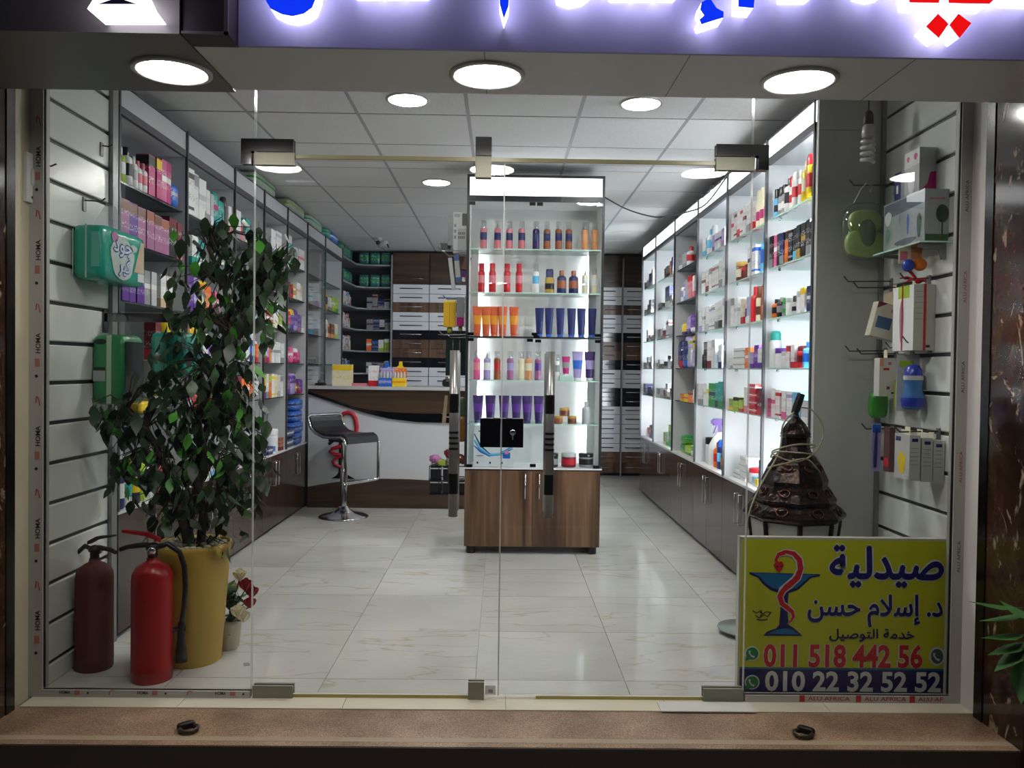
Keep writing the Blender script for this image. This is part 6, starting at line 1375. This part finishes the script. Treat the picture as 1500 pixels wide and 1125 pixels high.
for i in range(4): part('print', MB().box(-0.01 + i * 0.012, -0.004 + i * 0.012, -0.0309, -0.0306, 0.1, 0.118), pm('black'), t); part('print', MB().box(-0.01 + i * 0.012, -0.004 + i * 0.012, -0.0309, -0.0306, 0.128, 0.146), pm('black'), t)
t, w_, h = dbox(656, 318, 664, 360, 5.70, 0.06, pm('grey'), 'grey carton behind the tall slotted white one')
t, w_, h = dbox(646, 357, 660, 366, 5.74, 0.05, BLACK, 'small black box tucked behind the grey carton')
for i, (py, L, lab) in enumerate(((368, 0.20, 'wire hook under the tall slotted carton'), (374, 0.16, 'wire hook carrying the white blue blisters'), (437, 0.17, 'wire hook carrying the yellow box'), (490, 0.19, 'wire hook below the yellow box'), (494, 0.14, 'short wire hook beside the dark green packs'), (611, 0.17, 'wire hook low on the display side'), (357, 0.2, 'wire hook holding the small black box'))):
    z = dpt(660, py).z; y = 5.74 if py == 357 else 5.56 + 0.05 * (i % 3)
    hk = thing('display_hook', lab, 'hook', (DX, y, z), 0, 'hooks on the display side')
    part('plate', MB().box(-0.006, 0.0, -0.012, 0.012, -0.03, 0.012), STEEL, hk); part('rod', MB().tube([(-0.004, 0, 0), (-L + 0.03, 0, -0.003), (-L, 0, 0.025)], 0.004, 6), CHROME, hk)
t, w_, h = dbox(662, 378, 668, 424, 5.60, 0.05, pm('silver'), 'slim silver blister pack tilted on the display side', rot=-0.13)
t, w_, h = dbox(668.5, 374, 676, 413, 5.60, 0.05, M('blister_blue', '4a6cae', 0.3), 'slim blue and grey blister pack beside the silver one', rot=-0.10); part('print', MB().box(-w_ / 2, w_ / 2, -0.0256, -0.025, 0.03, h - 0.04), pm('silver'), t)
t, w_, h = dbox(676, 376, 685, 395, 5.58, 0.05, pm('brown'), 'small brown pack beside the blue blister pack', rot=0.3)
t, w_, h = dbox(677, 395, 685, 413, 5.60, 0.05, pm('purple'), 'purple pink and white pack under the brown one'); part('print', MB().box(0, w_ / 2, -0.0256, -0.025, 0.01, 0.05), pm('magenta'), t); part('print', MB().box(-w_ / 2, 0.005, -0.0256, -0.025, 0, 0.03), pm('white'), t)
YB = M('box_yellow', 'd1a416', 0.4)
t, w_, h = dbox(650, 441, 668, 479, 5.60, 0.07, YB, 'bright yellow box hanging beside the central display')
part('flap', MB().box(-w_ / 2, w_ / 2, -0.0358, -0.035, h - 0.012, h), M('box_yellow_flap', 'ecd35c', 0.4), t); part('edge', MB().box(-0.001, 0.001, -0.0356, -0.035, 0, h - 0.012), M('box_yellow_edge', '7a6412', 0.5), t); part('tail', MB().puff(0.0, 0, -0.02, 0.02, 0.02, 0.022, 2.5, 4), pm('olive'), t)
t, w_, h = dbox(669, 436, 680, 478, 5.59, 0.07, pm('grey'), 'grey and magenta box right of the yellow one'); part('print', MB().box(-w_ / 2, w_ / 2, -0.0356, -0.035, 0, 0.06), pm('magenta'), t); part('tail', MB().puff(0, 0, -0.015, 0.015, 0.015, 0.018, 2.5, 4), pm('olive'), t)
t, w_, h = dbox(680.5, 434, 684.5, 480, 5.57, 0.05, pm('silver'), 'thin pale pack against the display side')
for i, (a, b_) in enumerate(((653, 663), (664, 673), (674, 684))):
    t, w_, h = dbox(a, 497, b_, 550, 5.60, 0.06, M('pack_bottle_green', '1e2f2a', 0.15), 'dark green pack, %s of three behind left door handle' % ORD[i])
t = thing('wooden_stick', 'narrow tan wooden stick behind the left door handle', 'stick', (dpt(651, 640).x, 5.6, 0.87)); part('stick', MB().prism([(-0.018, 0), (0.008, 0), (0.02, 0.19), (0.0, 0.19)], 1, -0.008, 0.008), M('tan_stick', '8f7f66', 0.6), t)
t = thing('orange_pack', 'orange and green soft pack hanging low on display side', 'pack', (dpt(676, 650).x, 5.62, 0.74)); part('bag', MB().puff(0, 0, 0.09, 0.035, 0.03, 0.09, 4, 5), M('pack_dull_orange', '8a5a20', 0.25), t); part('top', MB().puff(0, 0, 0.24, 0.03, 0.02, 0.07, 3, 5), M('pack_dull_green', '3f5a3a', 0.3), t)
rk = thing('wire_basket', 'black wire basket of wrapped sweets on the display side', 'basket', (dpt(658, 690).x, 5.56, dpt(658, 720).z))
bw, bh = 0.125, 0.19
for zz in (0.0, 0.095, 0.19): part('wire', MB().tube([(-bw, -0.09, zz), (bw, -0.09, zz), (bw, 0.1, zz), (-bw, 0.1, zz)], 0.004, 6, closed=True), BLACK, rk)
for i in range(5): part('wire', MB().tube([(-bw + i * bw / 2, -0.09, 0.19), (-bw + i * bw / 2, -0.09, 0.0), (-bw + i * bw / 2, 0.1, 0.0)], 0.003, 5), BLACK, rk)
part('floor', MB().box(-bw, bw, -0.09, 0.1, -0.004, 0.0), BLACK, rk)
base_ = Vector(rk.location)
for i, (dx_, dz_, c, lab) in enumerate(((-0.085, 0.0, 'black', 'black gift box, left one low in the wire basket'), (0.0, 0.0, 'black', 'black gift box, middle one low in the wire basket'), (0.082, 0.0, 'black', 'black gift box, right one low in the wire basket'), (-0.085, 0.095, 'black', 'black gift box, upper left in the wire basket'), (0.0, 0.095, 'black', 'black gift box, upper middle in the wire basket'))):
    o = link('gift_box', MB().box(-0.036, 0.036, -0.06, 0.06, 0, 0.09).mesh('gift_box', M('gift_black', '1a1a1f', 0.25)) if i == 0 else gb_me, None, base_ + Vector((dx_, 0.0, dz_ + 0.002))); gb_me = o.data
    tag(o, lab, 'box', 'black boxes in the basket'); part('ribbon', MB().box(-0.037, 0.037, -0.0608, -0.06, 0.07, 0.078), pm('silver'), o)
for i, (dx_, dz_, c, lab) in enumerate(((-0.06, 0.19, 'olive', 'crinkled green sweet bag on the black boxes'), (0.02, 0.21, 'silver', 'crinkled silver sweet bag on the black boxes'), (-0.10, 0.215, 'mauve', 'small mauve sweet bag at the basket left edge'), (0.07, 0.22, 'brown', 'brown sweet bag at right of the basket'), (-0.02, 0.25, 'maroon', 'dull red sweet bag lying across the basket top'))):
    o = solo('sweet_bag', MB().puff(0, 0, 0.03, 0.042, 0.035, 0.024, 2.8, 7, 0, 0.16), M('foil_' + c, c, 0.18), lab, 'bag', 'sweet bags on the basket'); o.location = base_ + Vector((dx_, -0.02, dz_ - 0.012)); o.rotation_euler = (0.2 * i, 0.3 - 0.15 * i, 0.5 * i)

# ceiling camera, loose ceiling wire
cc = at(556, 352, Y=8.7)
t = thing('security_camera', 'small white bullet security camera under the ceiling', 'camera', (cc.x, 8.7, CEILZ))
part('mount', MB().lathe([(0.05, 0.0), (0.05, -0.02), (0.03, -0.04), (0.015, -0.05), (0.015, -0.09), (0, -0.09)][::-1], 16), WHITEP, t)
part('body', MB().lathe([(0.0, -0.09), (0.04, -0.09), (0.042, 0.06), (0.036, 0.09), (0, 0.09)], 16).move(Matrix.Translation((0.06, -0.03, -0.11)) @ Matrix.Rotation(math.radians(70), 4, 'Y') @ Matrix.Rotation(math.radians(20), 4, 'X')), WHITEP, t)
part('lens', MB().lathe([(0.0, 0.0), (0.04, 0.0), (0.04, 0.02), (0, 0.02)], 14).move(Matrix.Translation((0.145, -0.06, -0.145)) @ Matrix.Rotation(math.radians(70), 4, 'Y')), BLACK, t)
t.scale = (0.62, 0.62, 0.62)
part('joint', MB().puff(-0.02, -0.02, -0.085, 0.04, 0.04, 0.035, 2.5, 5), M('camera_joint', '2a2a2c', 0.4), t)
wz = [(at(886, 289, Y=5.5)), at(915, 305, Y=5.45), at(945, 315, Y=5.4), at(970, 318, Y=5.3), at(1005, 311, Y=5.2), at(1035, 298, Y=5.2), Vector((1.44, 5.2, 2.515)), Vector((1.5, 5.2, 2.53))]
solo('ceiling_wire', MB().tube(sm(wz), 0.005, 6), M('wire_grey', '3c3c40', 0.5), 'dark loose wire sagging from display top to right shelving', 'wire', origin=wz[0])
for i, (px, py) in enumerate(((1035, 288), (1050, 275))):
    pp = at(px, py, X=1.44); pts = sm([pp + Vector((0.06, 0, 0.03)), pp + Vector((-0.03, 0.02, 0.02)), pp + Vector((-0.045, -0.05, -0.02)), pp + Vector((-0.02, -0.12, 0.0)), pp + Vector((0.05, -0.16, 0.04))])
    solo('header_wire', MB().tube(pts, 0.004, 5), M('wire_grey'), 'looped wire over the right shelving header, %s one' % ('farther' if i == 0 else 'nearer'), 'wire', origin=pts[0])
# leafy plant outside by the right pillar
t = thing('leafy_plant', 'green leafy plant tips beside the right marble pillar', 'plant', (1.98, 2.45, -0.22))
part('pot', MB().lathe([(0.09, 0), (0.12, 0.2), (0.125, 0.22), (0.11, 0.22), (0.1, 0.19), (0, 0.19)], 24), M('terracotta_pot', '7a4a34', 0.7), t)
lm3 = leaf_mesh('leaf', None, 0.14, 0.062, 0.015).mesh('leaf', M('outdoor_leaf', '2f5a24', 0.5))
part('stem', MB().tube([(0, 0, 0.19), (-0.05, 0.0, 0.45), (-0.30, 0.05, 0.72)], [0.008, 0.007, 0.004], 6), GSTEM, t)
part('stem', MB().tube([(0.02, 0, 0.19), (-0.03, -0.0, 0.5), (-0.27, 0.05, 0.80)], [0.008, 0.007, 0.004], 6), GSTEM, t)
for (px, py, rz, rx) in ((1486, 890, 1.45, 0.1), (1505, 898, 1.2, -0.3), (1500, 928, 1.6, -0.1), (1502, 940, 1.75, -0.25), (1498, 948, 1.95, -0.45), (1515, 885, -1.0, -0.2), (1515, 930, -1.4, -0.3), (1496, 965, 2.6, -1.0), (1520, 910, 0.3, 0.2)):
    c = at(px, py, Y=2.50) - Vector(t.location); link('leaf', lm3, t, c, (rx, 0, rz))
